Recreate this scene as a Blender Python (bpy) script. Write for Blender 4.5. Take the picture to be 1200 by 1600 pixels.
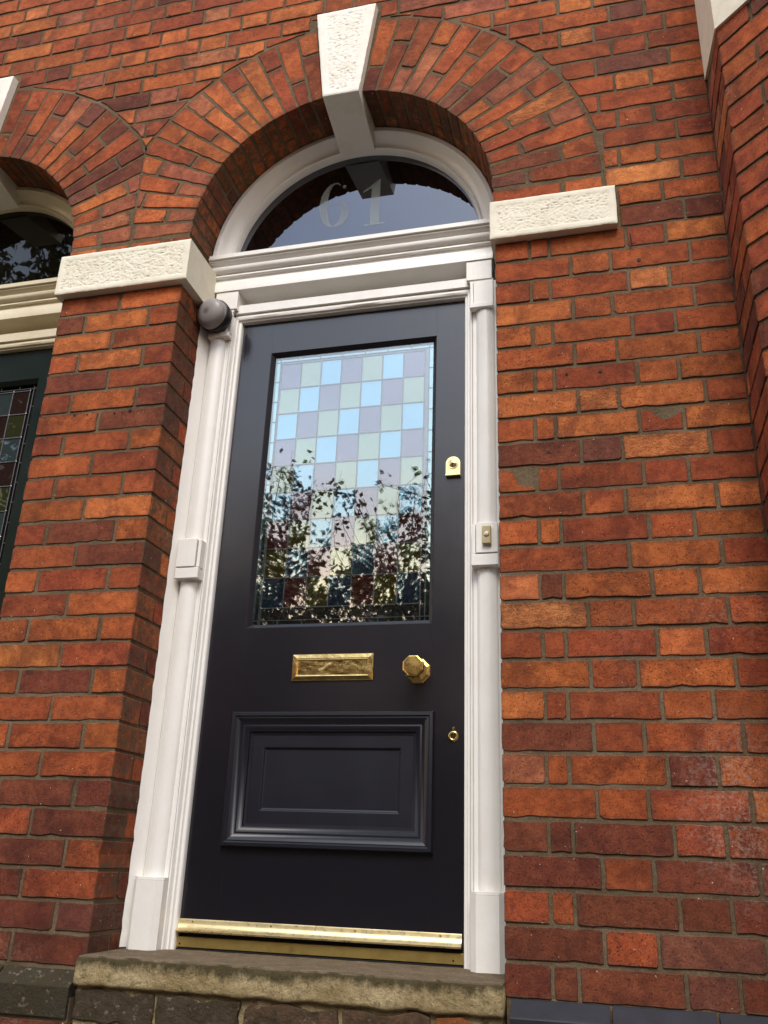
import bpy, math, random
from mathutils import Vector, Matrix, noise, Euler
R = math.radians
rnd = random.Random(61)
sc = bpy.context.scene
for o in list(bpy.data.objects): bpy.data.objects.remove(o)

# ------------------------------------------------------------------ camera
cam_d = bpy.data.cameras.new('camera'); cam = bpy.data.objects.new('camera', cam_d)
sc.collection.objects.link(cam)
cam.location = (0.2714, -2.2414, 0.6407)
cam.rotation_euler = (R(111.508), R(-2.003), R(14.0338))
cam_d.sensor_fit = 'VERTICAL'; cam_d.sensor_height = 36; cam_d.lens = 36 * 1383.58 / 1600
cam_d.clip_start = 0.05; cam_d.clip_end = 500
sc.camera = cam

# ------------------------------------------------------------------ sky and sun
SUN_EL, SUN_AZ = 50.0, 170.0          # azimuth measured from +y (north) towards +x; the light comes from the front, a little from the left
world = bpy.data.worlds.new('World'); sc.world = world; world.use_nodes = True
wn = world.node_tree.nodes; wl = world.node_tree.links; wn.clear()
wout = wn.new('ShaderNodeOutputWorld'); bg = wn.new('ShaderNodeBackground')
sky = wn.new('ShaderNodeTexSky'); sky.sky_type = 'NISHITA'; sky.sun_disc = False
sky.sun_elevation = R(SUN_EL); sky.sun_rotation = R(SUN_AZ); sky.dust_density = 3.0; sky.air_density = 1.0
tc = wn.new('ShaderNodeTexCoord'); sep = wn.new('ShaderNodeSeparateXYZ')
ramp = wn.new('ShaderNodeValToRGB')           # thin high cloud: warm near the horizon, pale grey blue overhead
els = ramp.color_ramp.elements
els[0].position = 0.0; els[0].color = (1.35, 0.88, 0.50, 1)
els[1].position = 1.0; els[1].color = (0.56, 0.68, 0.88, 1)
e = els.new(0.27); e.color = (1.55, 1.12, 0.70, 1)
e = els.new(0.35); e.color = (0.92, 0.86, 0.78, 1)
e = els.new(0.43); e.color = (0.72, 0.82, 0.95, 1)
e = els.new(0.62); e.color = (0.58, 0.71, 0.93, 1)
cn = wn.new('ShaderNodeTexNoise'); cn.inputs['Scale'].default_value = 2.2; cn.inputs['Detail'].default_value = 6
cm = wn.new('ShaderNodeMapping'); cm.inputs['Scale'].default_value = (1, 1, 2.6)
cr = wn.new('ShaderNodeMapRange'); cr.inputs[1].default_value = 0.3; cr.inputs[2].default_value = 0.75
cr.inputs[3].default_value = 9.0; cr.inputs[4].default_value = 13.0
cmul = wn.new('ShaderNodeVectorMath'); cmul.operation = 'SCALE'
mix = wn.new('ShaderNodeMix'); mix.data_type = 'RGBA'; mix.inputs[0].default_value = 0.72
wl.new(tc.outputs['Generated'], sep.inputs[0]); wl.new(sep.outputs['Z'], ramp.inputs[0])
wl.new(tc.outputs['Generated'], cm.inputs[0]); wl.new(cm.outputs[0], cn.inputs['Vector'])
wl.new(cn.outputs['Fac'], cr.inputs[0]); wl.new(ramp.outputs[0], cmul.inputs[0]); wl.new(cr.outputs[0], cmul.inputs['Scale'])
wl.new(sky.outputs[0], mix.inputs[6]); wl.new(cmul.outputs[0], mix.inputs[7])
wl.new(mix.outputs[2], bg.inputs[0]); bg.inputs[1].default_value = 0.12
wl.new(bg.outputs[0], wout.inputs[0])
sun_d = bpy.data.lights.new('sun', 'SUN'); sun = bpy.data.objects.new('sun', sun_d); sc.collection.objects.link(sun)
sun_d.energy = 1.5; sun_d.angle = R(22); sun_d.color = (1.0, 0.93, 0.82)
sd = Vector((math.sin(R(SUN_AZ)) * math.cos(R(SUN_EL)), math.cos(R(SUN_AZ)) * math.cos(R(SUN_EL)), math.sin(R(SUN_EL))))
sun.rotation_euler = sd.to_track_quat('Z', 'Y').to_euler()
sun.location = (0, 0, 12)
sc.view_settings.view_transform = 'Standard'; sc.view_settings.look = 'None'
sc.view_settings.exposure = 0.84; sc.view_settings.gamma = 1.0; sc.view_settings.use_curve_mapping = False

# ------------------------------------------------------------------ materials
class NT:
    """small helper for node materials"""
    def __init__(s, name):
        s.m = bpy.data.materials.new(name); s.m.use_nodes = True
        s.n = s.m.node_tree.nodes; s.l = s.m.node_tree.links
        s.b = s.n['Principled BSDF']; s.out = s.n['Material Output']
        s.pos = s.n.new('ShaderNodeNewGeometry').outputs['Position']
    def noise(s, scale, detail=4, rough=0.55, vec=None, dist=0.0, out='Fac'):
        t = s.n.new('ShaderNodeTexNoise'); t.inputs['Scale'].default_value = scale
        t.inputs['Detail'].default_value = detail; t.inputs['Roughness'].default_value = rough
        t.inputs['Distortion'].default_value = dist
        s.l.new(vec if vec is not None else s.pos, t.inputs['Vector']); return t.outputs[out]
    def vor(s, scale, vec=None, feature='F1', out='Distance'):
        t = s.n.new('ShaderNodeTexVoronoi'); t.inputs['Scale'].default_value = scale; t.feature = feature
        s.l.new(vec if vec is not None else s.pos, t.inputs['Vector']); return t.outputs[out]
    def rng(s, v, a, b, c=0.0, d=1.0):
        t = s.n.new('ShaderNodeMapRange'); s.l.new(v, t.inputs[0])
        for i, x in enumerate((a, b, c, d)): t.inputs[i + 1].default_value = x
        return t.outputs[0]
    def math(s, op, a, b=None):
        t = s.n.new('ShaderNodeMath'); t.operation = op
        for i, x in enumerate((a, b)):
            if x is None: continue
            if isinstance(x, (int, float)): t.inputs[i].default_value = x
            else: s.l.new(x, t.inputs[i])
        return t.outputs[0]
    def mix(s, f, a, b, mode='MIX'):
        t = s.n.new('ShaderNodeMix'); t.data_type = 'RGBA'; t.blend_type = mode; t.clamp_factor = True
        for i, x in ((0, f), (6, a), (7, b)):
            if isinstance(x, (int, float)): t.inputs[i].default_value = x
            elif isinstance(x, tuple): t.inputs[i].default_value = (*x, 1)
            else: s.l.new(x, t.inputs[i])
        return t.outputs[2]
    def mapped(s, sc3, src=None):
        t = s.n.new('ShaderNodeMapping'); t.inputs['Scale'].default_value = sc3
        s.l.new(src if src is not None else s.pos, t.inputs[0]); return t.outputs[0]
    def bump(s, h, strength=0.5, dist=0.002, prev=None):
        t = s.n.new('ShaderNodeBump'); t.inputs['Distance'].default_value = dist
        if isinstance(strength, (int, float)): t.inputs['Strength'].default_value = strength
        else: s.l.new(strength, t.inputs['Strength'])
        s.l.new(h, t.inputs['Height'])
        if prev is not None: s.l.new(prev, t.inputs['Normal'])
        return t.outputs[0]
    def set(s, **k):
        names = dict(color='Base Color', rough='Roughness', metal='Metallic', spec='Specular IOR Level', coat='Coat Weight',
                     coatr='Coat Roughness', normal='Normal', coatn='Coat Normal', ior='IOR', trans='Transmission Weight', alpha='Alpha')
        for a, v in k.items():
            i = s.b.inputs[names[a]]
            if isinstance(v, tuple): i.default_value = (*v, 1)
            elif isinstance(v, (int, float)): i.default_value = v
            else: s.l.new(v, i)
        return s.m

def mat_brick():
    t = NT('brick'); oi = t.n.new('ShaderNodeObjectInfo'); col = oi.outputs['Color']; spall = t.math('SUBTRACT', 1.0, oi.outputs['Alpha'])
    dk = t.mix(1.0, col, (0.42, 0.40, 0.55), 'MULTIPLY')
    c = t.mix(t.rng(t.noise(8, 5, 0.65, None, 0.6), 0.47, 0.63, 0.0, 0.85), col, dk)           # burnt patches
    n2 = t.noise(42, 7, 0.7, None, 0.4)
    c = t.mix(t.rng(n2, 0.44, 0.62, 0.0, 0.7), c, t.mix(1.0, col, (0.60, 0.52, 0.5), 'MULTIPLY'))
    c = t.mix(t.rng(t.noise(17, 4, 0.6), 0.50, 0.64, 0.0, 0.6), c, t.mix(1.0, col, (1.32, 1.42, 1.42), 'MULTIPLY'))
    strk = t.noise(34, 6, 0.75, t.mapped((1, 1, 2.6)), 0.8)
    c = t.mix(t.rng(strk, 0.56, 0.66, 0.0, 0.75), c, dk)
    # edges: brick is dirtier and mortar-stained along its arrises
    tx = t.n.new('ShaderNodeTexCoord').outputs['Generated']; sp = t.n.new('ShaderNodeSeparateXYZ'); t.l.new(tx, sp.inputs[0])
    ex = t.math('ABSOLUTE', t.math('SUBTRACT', sp.outputs['X'], 0.5)); ez = t.math('ABSOLUTE', t.math('SUBTRACT', sp.outputs['Z'], 0.5))
    edge = t.math('MAXIMUM', t.rng(ex, 0.44, 0.5), t.rng(ez, 0.34, 0.5))
    edge = t.math('MULTIPLY', edge, t.rng(t.noise(24, 5, 0.7), 0.38, 0.66))
    c = t.mix(t.math('MULTIPLY', edge, 0.8), c, (0.10, 0.048, 0.030))
    film = t.math('MULTIPLY', t.math('MAXIMUM', t.rng(ex, 0.465, 0.495), t.rng(ez, 0.40, 0.49)), t.rng(t.noise(45, 5, 0.75), 0.47, 0.58))
    c = t.mix(t.math('MULTIPLY', film, 0.85), c, (0.125, 0.088, 0.052))
    soot = t.rng(t.noise(2.2, 6, 0.7, t.mapped((1, 1, 0.6))), 0.52, 0.70, 0.0, 0.55)      # soot and damp running over many bricks
    c = t.mix(soot, c, t.mix(1.0, c, (0.40, 0.36, 0.42), 'MULTIPLY'))
    pit = t.rng(t.noise(240, 3, 0.6), 0.61, 0.66)
    pit2 = t.rng(t.noise(48, 8, 0.85, None, 0.0), 0.625, 0.65)
    c = t.mix(t.math('MULTIPLY', t.math('MAXIMUM', pit, pit2), 0.75), c, (0.045, 0.02, 0.014))
    c = t.mix(t.rng(t.noise(330, 6, 0.85), 0.36, 0.60, 0.0, 0.75), c, t.mix(1.0, c, (0.42, 0.38, 0.38), 'MULTIPLY'))
    speck = t.rng(t.noise(120, 2, 0.5), 0.735, 0.75)
    c = t.mix(speck, c, (0.62, 0.5, 0.38))
    effl = t.math('MULTIPLY', t.rng(t.noise(2.1, 3, 0.5, t.mapped((1, 1, 1))), 0.61, 0.74), t.rng(t.noise(85, 4, 0.75), 0.50, 0.62))
    vd = t.n.new('ShaderNodeVectorMath'); vd.operation = 'DISTANCE'; t.l.new(t.mapped((1, 1, 0.6)), vd.inputs[0]); vd.inputs[1].default_value = (0.53, 0, 0.47)
    salt = t.math('MULTIPLY', t.rng(t.math('ADD', vd.outputs['Value'], t.math('MULTIPLY', t.noise(14, 4, 0.7), 0.22)), 0.26, 0.16), t.rng(t.noise(90, 5, 0.8), 0.46, 0.60))
    effl = t.math('MAXIMUM', effl, salt)
    c = t.mix(t.math('MULTIPLY', effl, 0.30), c, (0.50, 0.40, 0.33))
    spl = t.noise(75, 7, 0.75, t.mapped((0.8, 1, 1.3)), 0.3)
    c = t.mix(t.math('MULTIPLY', t.math('MULTIPLY', spall, 0.3), t.rng(spl, 0.52, 0.62)), c, (0.24, 0.075, 0.02))
    h = t.math('ADD', t.math('MULTIPLY', t.noise(220, 6, 0.75), 0.6), t.math('MULTIPLY', n2, 0.9))
    h = t.math('SUBTRACT', h, t.math('MULTIPLY', t.math('MAXIMUM', pit, pit2), 0.7))
    h = t.math('ADD', h, t.math('MULTIPLY', t.math('MULTIPLY', spl, spall), 5.0))
    return t.set(color=c, rough=0.86, spec=0.25, normal=t.bump(h, 0.9, 0.0030))

def mat_mortar():
    t = NT('mortar')
    c = t.mix(t.rng(t.noise(9, 5), 0.35, 0.7), (0.150, 0.106, 0.062), (0.082, 0.057, 0.034))
    c = t.mix(t.rng(t.noise(150, 5, 0.75), 0.53, 0.68, 0, 0.6), c, (0.23, 0.175, 0.11))
    c = t.mix(t.rng(t.noise(2.5, 3), 0.5, 0.65, 0, 0.45), c, (0.24, 0.185, 0.125))
    c = t.mix(t.rng(t.noise(260, 3, 0.6), 0.60, 0.68), c, (0.06, 0.05, 0.036))
    h = t.math('ADD', t.noise(120, 6, 0.75), t.noise(35, 4, 0.6))
    return t.set(color=c, rough=0.95, spec=0.15, normal=t.bump(h, 1.0, 0.004))

def mat_paint(name, base, dirt, rough=0.38, coat=0.3, brush=(1, 1, 0.05)):
    t = NT(name)
    c = t.mix(t.rng(t.noise(6, 6, 0.7), 0.45, 0.75, 0.0, 0.5), base, dirt)
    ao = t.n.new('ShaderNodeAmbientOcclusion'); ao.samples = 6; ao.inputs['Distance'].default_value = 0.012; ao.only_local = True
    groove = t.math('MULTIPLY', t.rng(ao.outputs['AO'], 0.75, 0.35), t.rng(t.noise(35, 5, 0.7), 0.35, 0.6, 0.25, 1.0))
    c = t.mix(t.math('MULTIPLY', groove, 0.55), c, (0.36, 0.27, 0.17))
    c = t.mix(t.rng(t.noise(240, 4, 0.75), 0.655, 0.69, 0.0, 0.5), c, (0.38, 0.32, 0.25))
    c = t.mix(t.rng(t.noise(28, 6, 0.8, t.mapped((1, 1, 0.35))), 0.60, 0.68, 0.0, 0.35), c, dirt)
    h = t.math('ADD', t.noise(120, 4, 0.6, t.mapped(brush)), t.math('ADD', t.math('MULTIPLY', t.noise(30, 4, 0.6), 0.9), t.math('MULTIPLY', t.noise(110, 3, 0.6), 0.25)))
    n = t.bump(h, 0.38, 0.002)
    return t.set(color=c, rough=rough, coat=coat, coatr=0.14, normal=n, coatn=n)

def mat_stonepaint(name, base, dirt):
    t = NT(name)
    c = t.mix(t.rng(t.noise(14, 6, 0.7), 0.45, 0.8, 0.0, 0.7), base, dirt)
    c = t.mix(t.rng(t.noise(130, 4, 0.7), 0.62, 0.72, 0.0, 0.6), c, dirt)
    h = t.math('ADD', t.noise(160, 6, 0.75), t.math('MULTIPLY', t.noise(60, 3), 0.6))
    return t.set(color=c, rough=0.6, spec=0.3, normal=t.bump(h, 0.55, 0.0018))

def mat_door(name, base, spec=0.6, cr=0.0, coat=1.0):
    t = NT(name)
    gr = t.noise(140, 4, 0.6, t.mapped((1, 1, 0.03))); big = t.noise(5, 3, 0.5)
    h = t.math('ADD', t.math('MULTIPLY', gr, 0.35), t.math('ADD', t.math('MULTIPLY', t.noise(700, 2, 0.5), 0.10), t.math('MULTIPLY', big, 1.2)))
    n = t.bump(h, 0.26, 0.0018)
    return t.set(color=base, rough=0.30, spec=spec, coat=coat, coatr=t.rng(t.noise(11, 5, 0.7), 0.3, 0.7, 0.07 + cr, 0.18 + cr), normal=n, coatn=n)

def mat_brass(name, col=(0.88, 0.64, 0.26), wob=0.4, rough=0.14, sc_=22, tarn=(0.42, 0.27, 0.08)):
    t = NT(name)
    w = t.noise(sc_, 3, 0.5, None, 1.2)
    c = t.mix(t.rng(t.noise(30, 4, 0.6), 0.48, 0.70, 0.0, 0.6), col, tarn)
    h = t.math('ADD', w, t.math('MULTIPLY', t.noise(600, 2, 0.5), 0.02))
    return t.set(color=c, metal=1.0, rough=t.rng(t.noise(60, 4), 0.3, 0.7, rough, rough + 0.14), normal=t.bump(h, wob, 0.004))

def mat_plain(name, c1, c2=None, rough=0.6, spec=0.4, scale=30, bump=0.3, dist=0.002, metal=0.0, coat=0.0):
    t = NT(name); c2 = c2 or tuple(x * 0.6 for x in c1)
    c = t.mix(t.rng(t.noise(scale, 5, 0.65), 0.35, 0.72), c1, c2)
    return t.set(color=c, rough=rough, spec=spec, metal=metal, coat=coat, normal=t.bump(t.noise(scale * 5, 4, 0.7), bump, dist))

def mat_mirrorpane(name, tint, body, refl=0.3, wav=0.18):
    """coloured cathedral glass with a dark hall behind it: dark body colour, tinted surface reflection"""
    t = NT(name); t.n.remove(t.b)
    n = t.bump(t.noise(9, 2, 0.5), wav, 0.0016)
    d = t.n.new('ShaderNodeBsdfDiffuse'); d.inputs[0].default_value = (*body, 1)
    g = t.n.new('ShaderNodeBsdfGlossy'); g.inputs['Color'].default_value = (*tint, 1); g.inputs['Roughness'].default_value = 0.015
    t.l.new(n, g.inputs['Normal'])
    m = t.n.new('ShaderNodeMixShader'); m.inputs[0].default_value = refl
    t.l.new(d.outputs[0], m.inputs[1]); t.l.new(g.outputs[0], m.inputs[2]); t.l.new(m.outputs[0], t.out.inputs[0])
    return t.m

def mat_sheetglass(name, refl=0.14, tint=(1, 1, 1), through=(0.9, 0.93, 0.92), wav=0.05):
    t = NT(name); t.n.remove(t.b)
    tr = t.n.new('ShaderNodeBsdfTransparent'); tr.inputs[0].default_value = (*through, 1)
    g = t.n.new('ShaderNodeBsdfGlossy'); g.inputs['Color'].default_value = (*tint, 1); g.inputs['Roughness'].default_value = 0.0
    t.l.new(t.bump(t.noise(5, 2, 0.5), wav, 0.002), g.inputs['Normal'])
    m = t.n.new('ShaderNodeMixShader'); m.inputs[0].default_value = refl
    t.l.new(tr.outputs[0], m.inputs[1]); t.l.new(g.outputs[0], m.inputs[2]); t.l.new(m.outputs[0], t.out.inputs[0])
    return t.m

M = {}
M['brick'] = mat_brick(); M['mortar'] = mat_mortar()
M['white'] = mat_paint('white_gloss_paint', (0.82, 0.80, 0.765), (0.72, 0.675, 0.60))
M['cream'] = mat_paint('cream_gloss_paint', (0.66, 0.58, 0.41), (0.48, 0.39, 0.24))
M['stone'] = mat_stonepaint('cream_masonry_paint', (0.76, 0.715, 0.585), (0.58, 0.52, 0.39))
M['keystone'] = mat_stonepaint('white_masonry_paint', (0.80, 0.775, 0.71), (0.66, 0.60, 0.48))
M['door'] = mat_door('aubergine_black_gloss', (0.0076, 0.0062, 0.0108), 0.35)
M['door_mould'] = mat_door('aubergine_black_moulding', (0.0068, 0.0064, 0.0120), 0.25, 0.34, 0.55)
M['green'] = mat_door('dark_green_gloss', (0.002, 0.008, 0.005), 0.2)
M['brass'] = mat_brass('polished_brass'); M['brass_flat'] = mat_brass('rolled_brass', (0.95, 0.76, 0.40), 0.03, 0.24, 8, (0.86, 0.64, 0.28))
M['brass_knob'] = mat_brass('worn_brass', (0.62, 0.40, 0.13), 0.02, 0.20, 8, (0.50, 0.31, 0.10))
M['brass_dull'] = mat_brass('dull_brass', (0.56, 0.42, 0.15), 0.04, 0.38, 8)
M['dark'] = mat_plain('dark_gap', (0.006, 0.006, 0.007), rough=0.7)
M['hall'] = mat_plain('unlit_hall', (0.012, 0.010, 0.009), rough=0.9, spec=0.05)  # near-black colour stands in for the darkness of the hall
M['lead'] = mat_plain('lead_came', (0.16, 0.16, 0.17), (0.08, 0.08, 0.085), rough=0.42, metal=0.6, scale=80)
M['solder'] = mat_plain('solder', (0.45, 0.45, 0.46), rough=0.25, metal=0.9, scale=80)
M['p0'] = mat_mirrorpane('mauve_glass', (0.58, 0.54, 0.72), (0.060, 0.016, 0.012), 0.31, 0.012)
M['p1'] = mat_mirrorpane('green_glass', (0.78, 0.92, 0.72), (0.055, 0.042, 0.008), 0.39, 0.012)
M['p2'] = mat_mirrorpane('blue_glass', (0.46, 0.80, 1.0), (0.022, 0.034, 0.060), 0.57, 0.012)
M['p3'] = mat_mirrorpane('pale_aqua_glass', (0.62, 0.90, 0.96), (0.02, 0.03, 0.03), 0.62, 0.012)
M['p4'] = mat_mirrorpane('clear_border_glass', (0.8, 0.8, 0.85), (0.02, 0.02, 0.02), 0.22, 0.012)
M['front_glass'] = mat_sheetglass('front_sheet_glass', 0.14)
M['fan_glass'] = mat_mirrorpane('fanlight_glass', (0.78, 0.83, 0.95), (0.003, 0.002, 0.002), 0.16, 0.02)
M['nb_pane0'] = mat_mirrorpane('neighbour_brown_glass', (0.5, 0.4, 0.4), (0.022, 0.012, 0.010), 0.08, 0.5)
M['nb_pane1'] = mat_mirrorpane('neighbour_olive_glass', (0.5, 0.5, 0.35), (0.026, 0.028, 0.012), 0.08, 0.5)
M['nb_pane2'] = mat_mirrorpane('neighbour_grey_glass', (0.5, 0.6, 0.7), (0.030, 0.040, 0.042), 0.10, 0.5)
M['nb_fan'] = mat_mirrorpane('neighbour_fanlight_glass', (0.6, 0.6, 0.6), (0.004, 0.004, 0.003), 0.10, 0.1)
t_ = NT('etched_numeral'); M['numeral'] = t_.set(color=(0.60, 0.66, 0.60), rough=0.7, alpha=0.13)
M['blue'] = mat_plain('blue_engineering_brick', (0.021, 0.021, 0.027), (0.012, 0.012, 0.016), rough=0.5, scale=18, bump=0.25)
M['blue_old'] = mat_plain('weathered_blue_brick', (0.034, 0.030, 0.020), (0.016, 0.014, 0.009), rough=0.95, spec=0.1, scale=22, bump=0.7)
def mat_step():
    t = NT('worn_sandstone'); sp = t.n.new('ShaderNodeSeparateXYZ'); t.l.new(t.pos, sp.inputs[0])
    c = t.mix(t.rng(t.noise(11, 6, 0.7), 0.40, 0.62), (0.46, 0.36, 0.20), (0.29, 0.215, 0.105))
    c = t.mix(t.rng(t.noise(60, 8, 0.85), 0.52, 0.60, 0, 0.85), c, (0.12, 0.095, 0.042))
    c = t.mix(t.rng(t.noise(120, 4, 0.7), 0.6, 0.7, 0, 0.6), c, (0.46, 0.38, 0.22))
    wob = t.math('ADD', sp.outputs['Z'], t.math('MULTIPLY', t.noise(11, 7, 0.75, t.mapped((1, 1, 0.35))), 0.09))
    moss = t.rng(wob, 0.412, 0.430)           # algae line along the top arris
    c = t.mix(t.math('MULTIPLY', moss, 0.9), c, (0.040, 0.032, 0.014))
    g = t.n.new('ShaderNodeNewGeometry'); s2 = t.n.new('ShaderNodeSeparateXYZ'); t.l.new(g.outputs['True Normal'], s2.inputs[0])
    top = t.rng(s2.outputs['Z'], 0.75, 0.93)
    ct = t.mix(t.rng(t.noise(18, 6, 0.7), 0.35, 0.7), (0.21, 0.155, 0.10), (0.12, 0.088, 0.055))
    ct = t.mix(t.rng(t.noise(160, 3), 0.63, 0.68), ct, (0.35, 0.30, 0.2))
    c = t.mix(top, c, ct)
    h = t.math('ADD', t.noise(90, 7, 0.75), t.noise(25, 5, 0.6))
    return t.set(color=c, rough=0.95, spec=0.15, normal=t.bump(h, 1.0, 0.009))
M['step'] = mat_step()
def mat_lowbrick():
    t = NT('mossy_brick'); oi = t.n.new('ShaderNodeObjectInfo')
    c = t.mix(t.rng(t.noise(15, 6, 0.7), 0.38, 0.62), oi.outputs['Color'], (0.045, 0.034, 0.018))
    c = t.mix(t.rng(t.noise(45, 5, 0.75), 0.58, 0.66), c, (0.19, 0.15, 0.11))
    return t.set(color=c, rough=0.95, spec=0.15, normal=t.bump(t.math('ADD', t.noise(80, 7, 0.75), t.noise(22, 4)), 1.0, 0.007))
M['lowbrick'] = mat_lowbrick()
M['lens'] = mat_plain('grey_opal_lens', (0.30, 0.27, 0.27), (0.24, 0.215, 0.21), rough=0.5, coat=0.15, scale=14, bump=0.04)
M['black'] = mat_plain('black_plastic', (0.014, 0.011, 0.013), rough=0.45)
M['ivory'] = mat_plain('aged_ivory_plastic', (0.50, 0.42, 0.24), (0.42, 0.34, 0.18), rough=0.35, bump=0.05)
M['rust'] = mat_plain('rusty_iron', (0.035, 0.018, 0.012), (0.015, 0.009, 0.007), rough=0.9)
M['path'] = mat_plain('dark_tiled_path', (0.075, 0.058, 0.048), (0.05, 0.04, 0.034), rough=0.9, scale=5)
M['earth'] = mat_plain('street_ground', (0.05, 0.05, 0.03), (0.03, 0.035, 0.02), rough=0.95, scale=2)
M['bark'] = mat_plain('bark', (0.07, 0.05, 0.035), (0.03, 0.022, 0.016), rough=0.9, scale=12, bump=0.8, dist=0.01)
M['leaf_red'] = mat_plain('copper_leaf', (0.10, 0.030, 0.026), (0.06, 0.030, 0.016), rough=0.45, scale=3, bump=0.0)
M['leaf'] = mat_plain('green_leaf', (0.075, 0.085, 0.020), (0.045, 0.055, 0.013), rough=0.5, scale=3, bump=0.0)
M['far_wall'] = mat_plain('opposite_brick', (0.24, 0.10, 0.055), (0.17, 0.07, 0.04), rough=0.9, scale=9)
M['roof'] = mat_plain('slate', (0.05, 0.052, 0.06), rough=0.6, scale=9)

# ------------------------------------------------------------------ object helpers
def link(o): sc.collection.objects.link(o); return o
def mesh(name, v, f, smooth=False):
    me = bpy.data.meshes.new(name); me.from_pydata(v, [], f); me.update()
    if smooth: me.polygons.foreach_set('use_smooth', [True] * len(me.polygons))
    return me
def thing(name, label, cat, loc=(0, 0, 0), group=None):
    o = link(bpy.data.objects.new(name, None)); o.location = loc; o.empty_display_size = 0.1
    o['label'] = label; o['category'] = cat
    if group: o['group'] = group
    return o
def obj(name, me, mat, parent=None, loc=(0, 0, 0), rot=(0, 0, 0), color=None, label=None):
    o = link(bpy.data.objects.new(name, me))
    if mat is not None and not me.materials: me.materials.append(mat)
    o.location = Vector(loc)
    o.rotation_euler = rot
    if parent is not None:
        o.parent = parent
        if parent.type == 'EMPTY': o.location = Vector(loc) - parent.location
    if color: o.color = color
    if label: o['label'] = label
    return o
class MB:
    """mesh collector in world coordinates; build() recentres it on its own origin"""
    def __init__(s): s.v = []; s.f = []
    def add(s, v, f):
        n = len(s.v); s.v += [tuple(p) for p in v]; s.f += [tuple(i + n for i in q) for q in f]; return s
    def box(s, x0, x1, y0, y1, z0, z1, bev=0.0):
        if bev <= 0:
            v = [(x, y, z) for z in (z0, z1) for y in (y0, y1) for x in (x0, x1)]
            return s.add(v, [(0, 2, 3, 1), (4, 5, 7, 6), (0, 1, 5, 4), (2, 6, 7, 3), (0, 4, 6, 2), (1, 3, 7, 5)])
        b = bev; v = []; f = []
        X = (x0, x1); Y = (y0, y1); Z = (z0, z1); idx = {}
        for i in (0, 1):
            for j in (0, 1):
                for k in (0, 1):
                    sx, sy, sz = (1, -1)[i], (1, -1)[j], (1, -1)[k]
                    for a, p in enumerate(((X[i], Y[j] + sy * b, Z[k] + sz * b), (X[i] + sx * b, Y[j], Z[k] + sz * b), (X[i] + sx * b, Y[j] + sy * b, Z[k]))):
                        idx[i, j, k, a] = len(v); v.append(p)
        def q(*t): f.append(tuple(idx[a] for a in t))
        q((0,0,0,0),(0,0,1,0),(0,1,1,0),(0,1,0,0)); q((1,0,0,0),(1,1,0,0),(1,1,1,0),(1,0,1,0))
        q((0,0,0,1),(1,0,0,1),(1,0,1,1),(0,0,1,1)); q((0,1,0,1),(0,1,1,1),(1,1,1,1),(1,1,0,1))
        q((0,0,0,2),(0,1,0,2),(1,1,0,2),(1,0,0,2)); q((0,0,1,2),(1,0,1,2),(1,1,1,2),(0,1,1,2))
        for i in (0, 1):
            for j in (0, 1): q((i,j,0,0),(i,j,0,1),(i,j,1,1),(i,j,1,0))
            for k in (0, 1): q((i,0,k,0),(i,0,k,2),(i,1,k,2),(i,1,k,0))
        for j in (0, 1):
            for k in (0, 1): q((0,j,k,1),(0,j,k,2),(1,j,k,2),(1,j,k,1))
        for i in (0, 1):
            for j in (0, 1):
                for k in (0, 1): q((i,j,k,0),(i,j,k,1),(i,j,k,2))
        return s.add(v, f)
    def prism(s, poly, y0, y1):
        """polygon of (x, z), extruded in y"""
        n = len(poly); v = [(x, y0, z) for x, z in poly] + [(x, y1, z) for x, z in poly]
        f = [tuple(range(n)), tuple(range(2 * n - 1, n - 1, -1))] + [(i, i + n, (i + 1) % n + n, (i + 1) % n) for i in range(n)]
        return s.add(v, f)
    def vprism(s, poly, z0, z1):
        """polygon of (x, y), extruded in z"""
        n = len(poly); v = [(x, y, z0) for x, y in poly] + [(x, y, z1) for x, y in poly]
        f = [tuple(range(n))[::-1], tuple(range(n, 2 * n))] + [(i, (i + 1) % n, (i + 1) % n + n, i + n) for i in range(n)]
        return s.add(v, f)
    def xprof(s, prof, x0, x1, n=1, wob=0.0):
        """profile of (y, z) run along x"""
        v = []; m = len(prof)
        for i in range(n + 1):
            x = x0 + (x1 - x0) * i / n
            for j, (y, z) in enumerate(prof):
                w = wob * noise.noise(Vector((x * 9, j * 3.1, 4.2)))
                v.append((x, y + w, z + w * 0.7))
        f = []
        for i in range(n):
            for j in range(m):
                a = i * m + j; b = i * m + (j + 1) % m
                f.append((a, a + m, b + m, b))
        f.append(tuple(range(m))); f.append(tuple(range(n * m, n * m + m))[::-1])
        return s.add(v, f)
    def lathe(s, prof, c, axis=(0, -1, 0), n=32, up=(0, 0, 1), phase=0.0):
        """prof of (radius, height along axis)"""
        a = Vector(axis).normalized(); u = Vector(up); u = (u - a * u.dot(a)).normalized(); w = a.cross(u); c = Vector(c); v = []; m = len(prof)
        for i in range(n):
            t = 2 * math.pi * (i + phase) / n; d = u * math.cos(t) + w * math.sin(t)
            for r, h in prof: v.append(tuple(c + a * h + d * r))
        f = [(i * m + j, i * m + j + 1, ((i + 1) % n) * m + j + 1, ((i + 1) % n) * m + j) for i in range(n) for j in range(m - 1)]
        f.append(tuple(i * m + m - 1 for i in range(n))); f.append(tuple(i * m for i in range(n))[::-1])
        return s.add(v, f)
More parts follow.
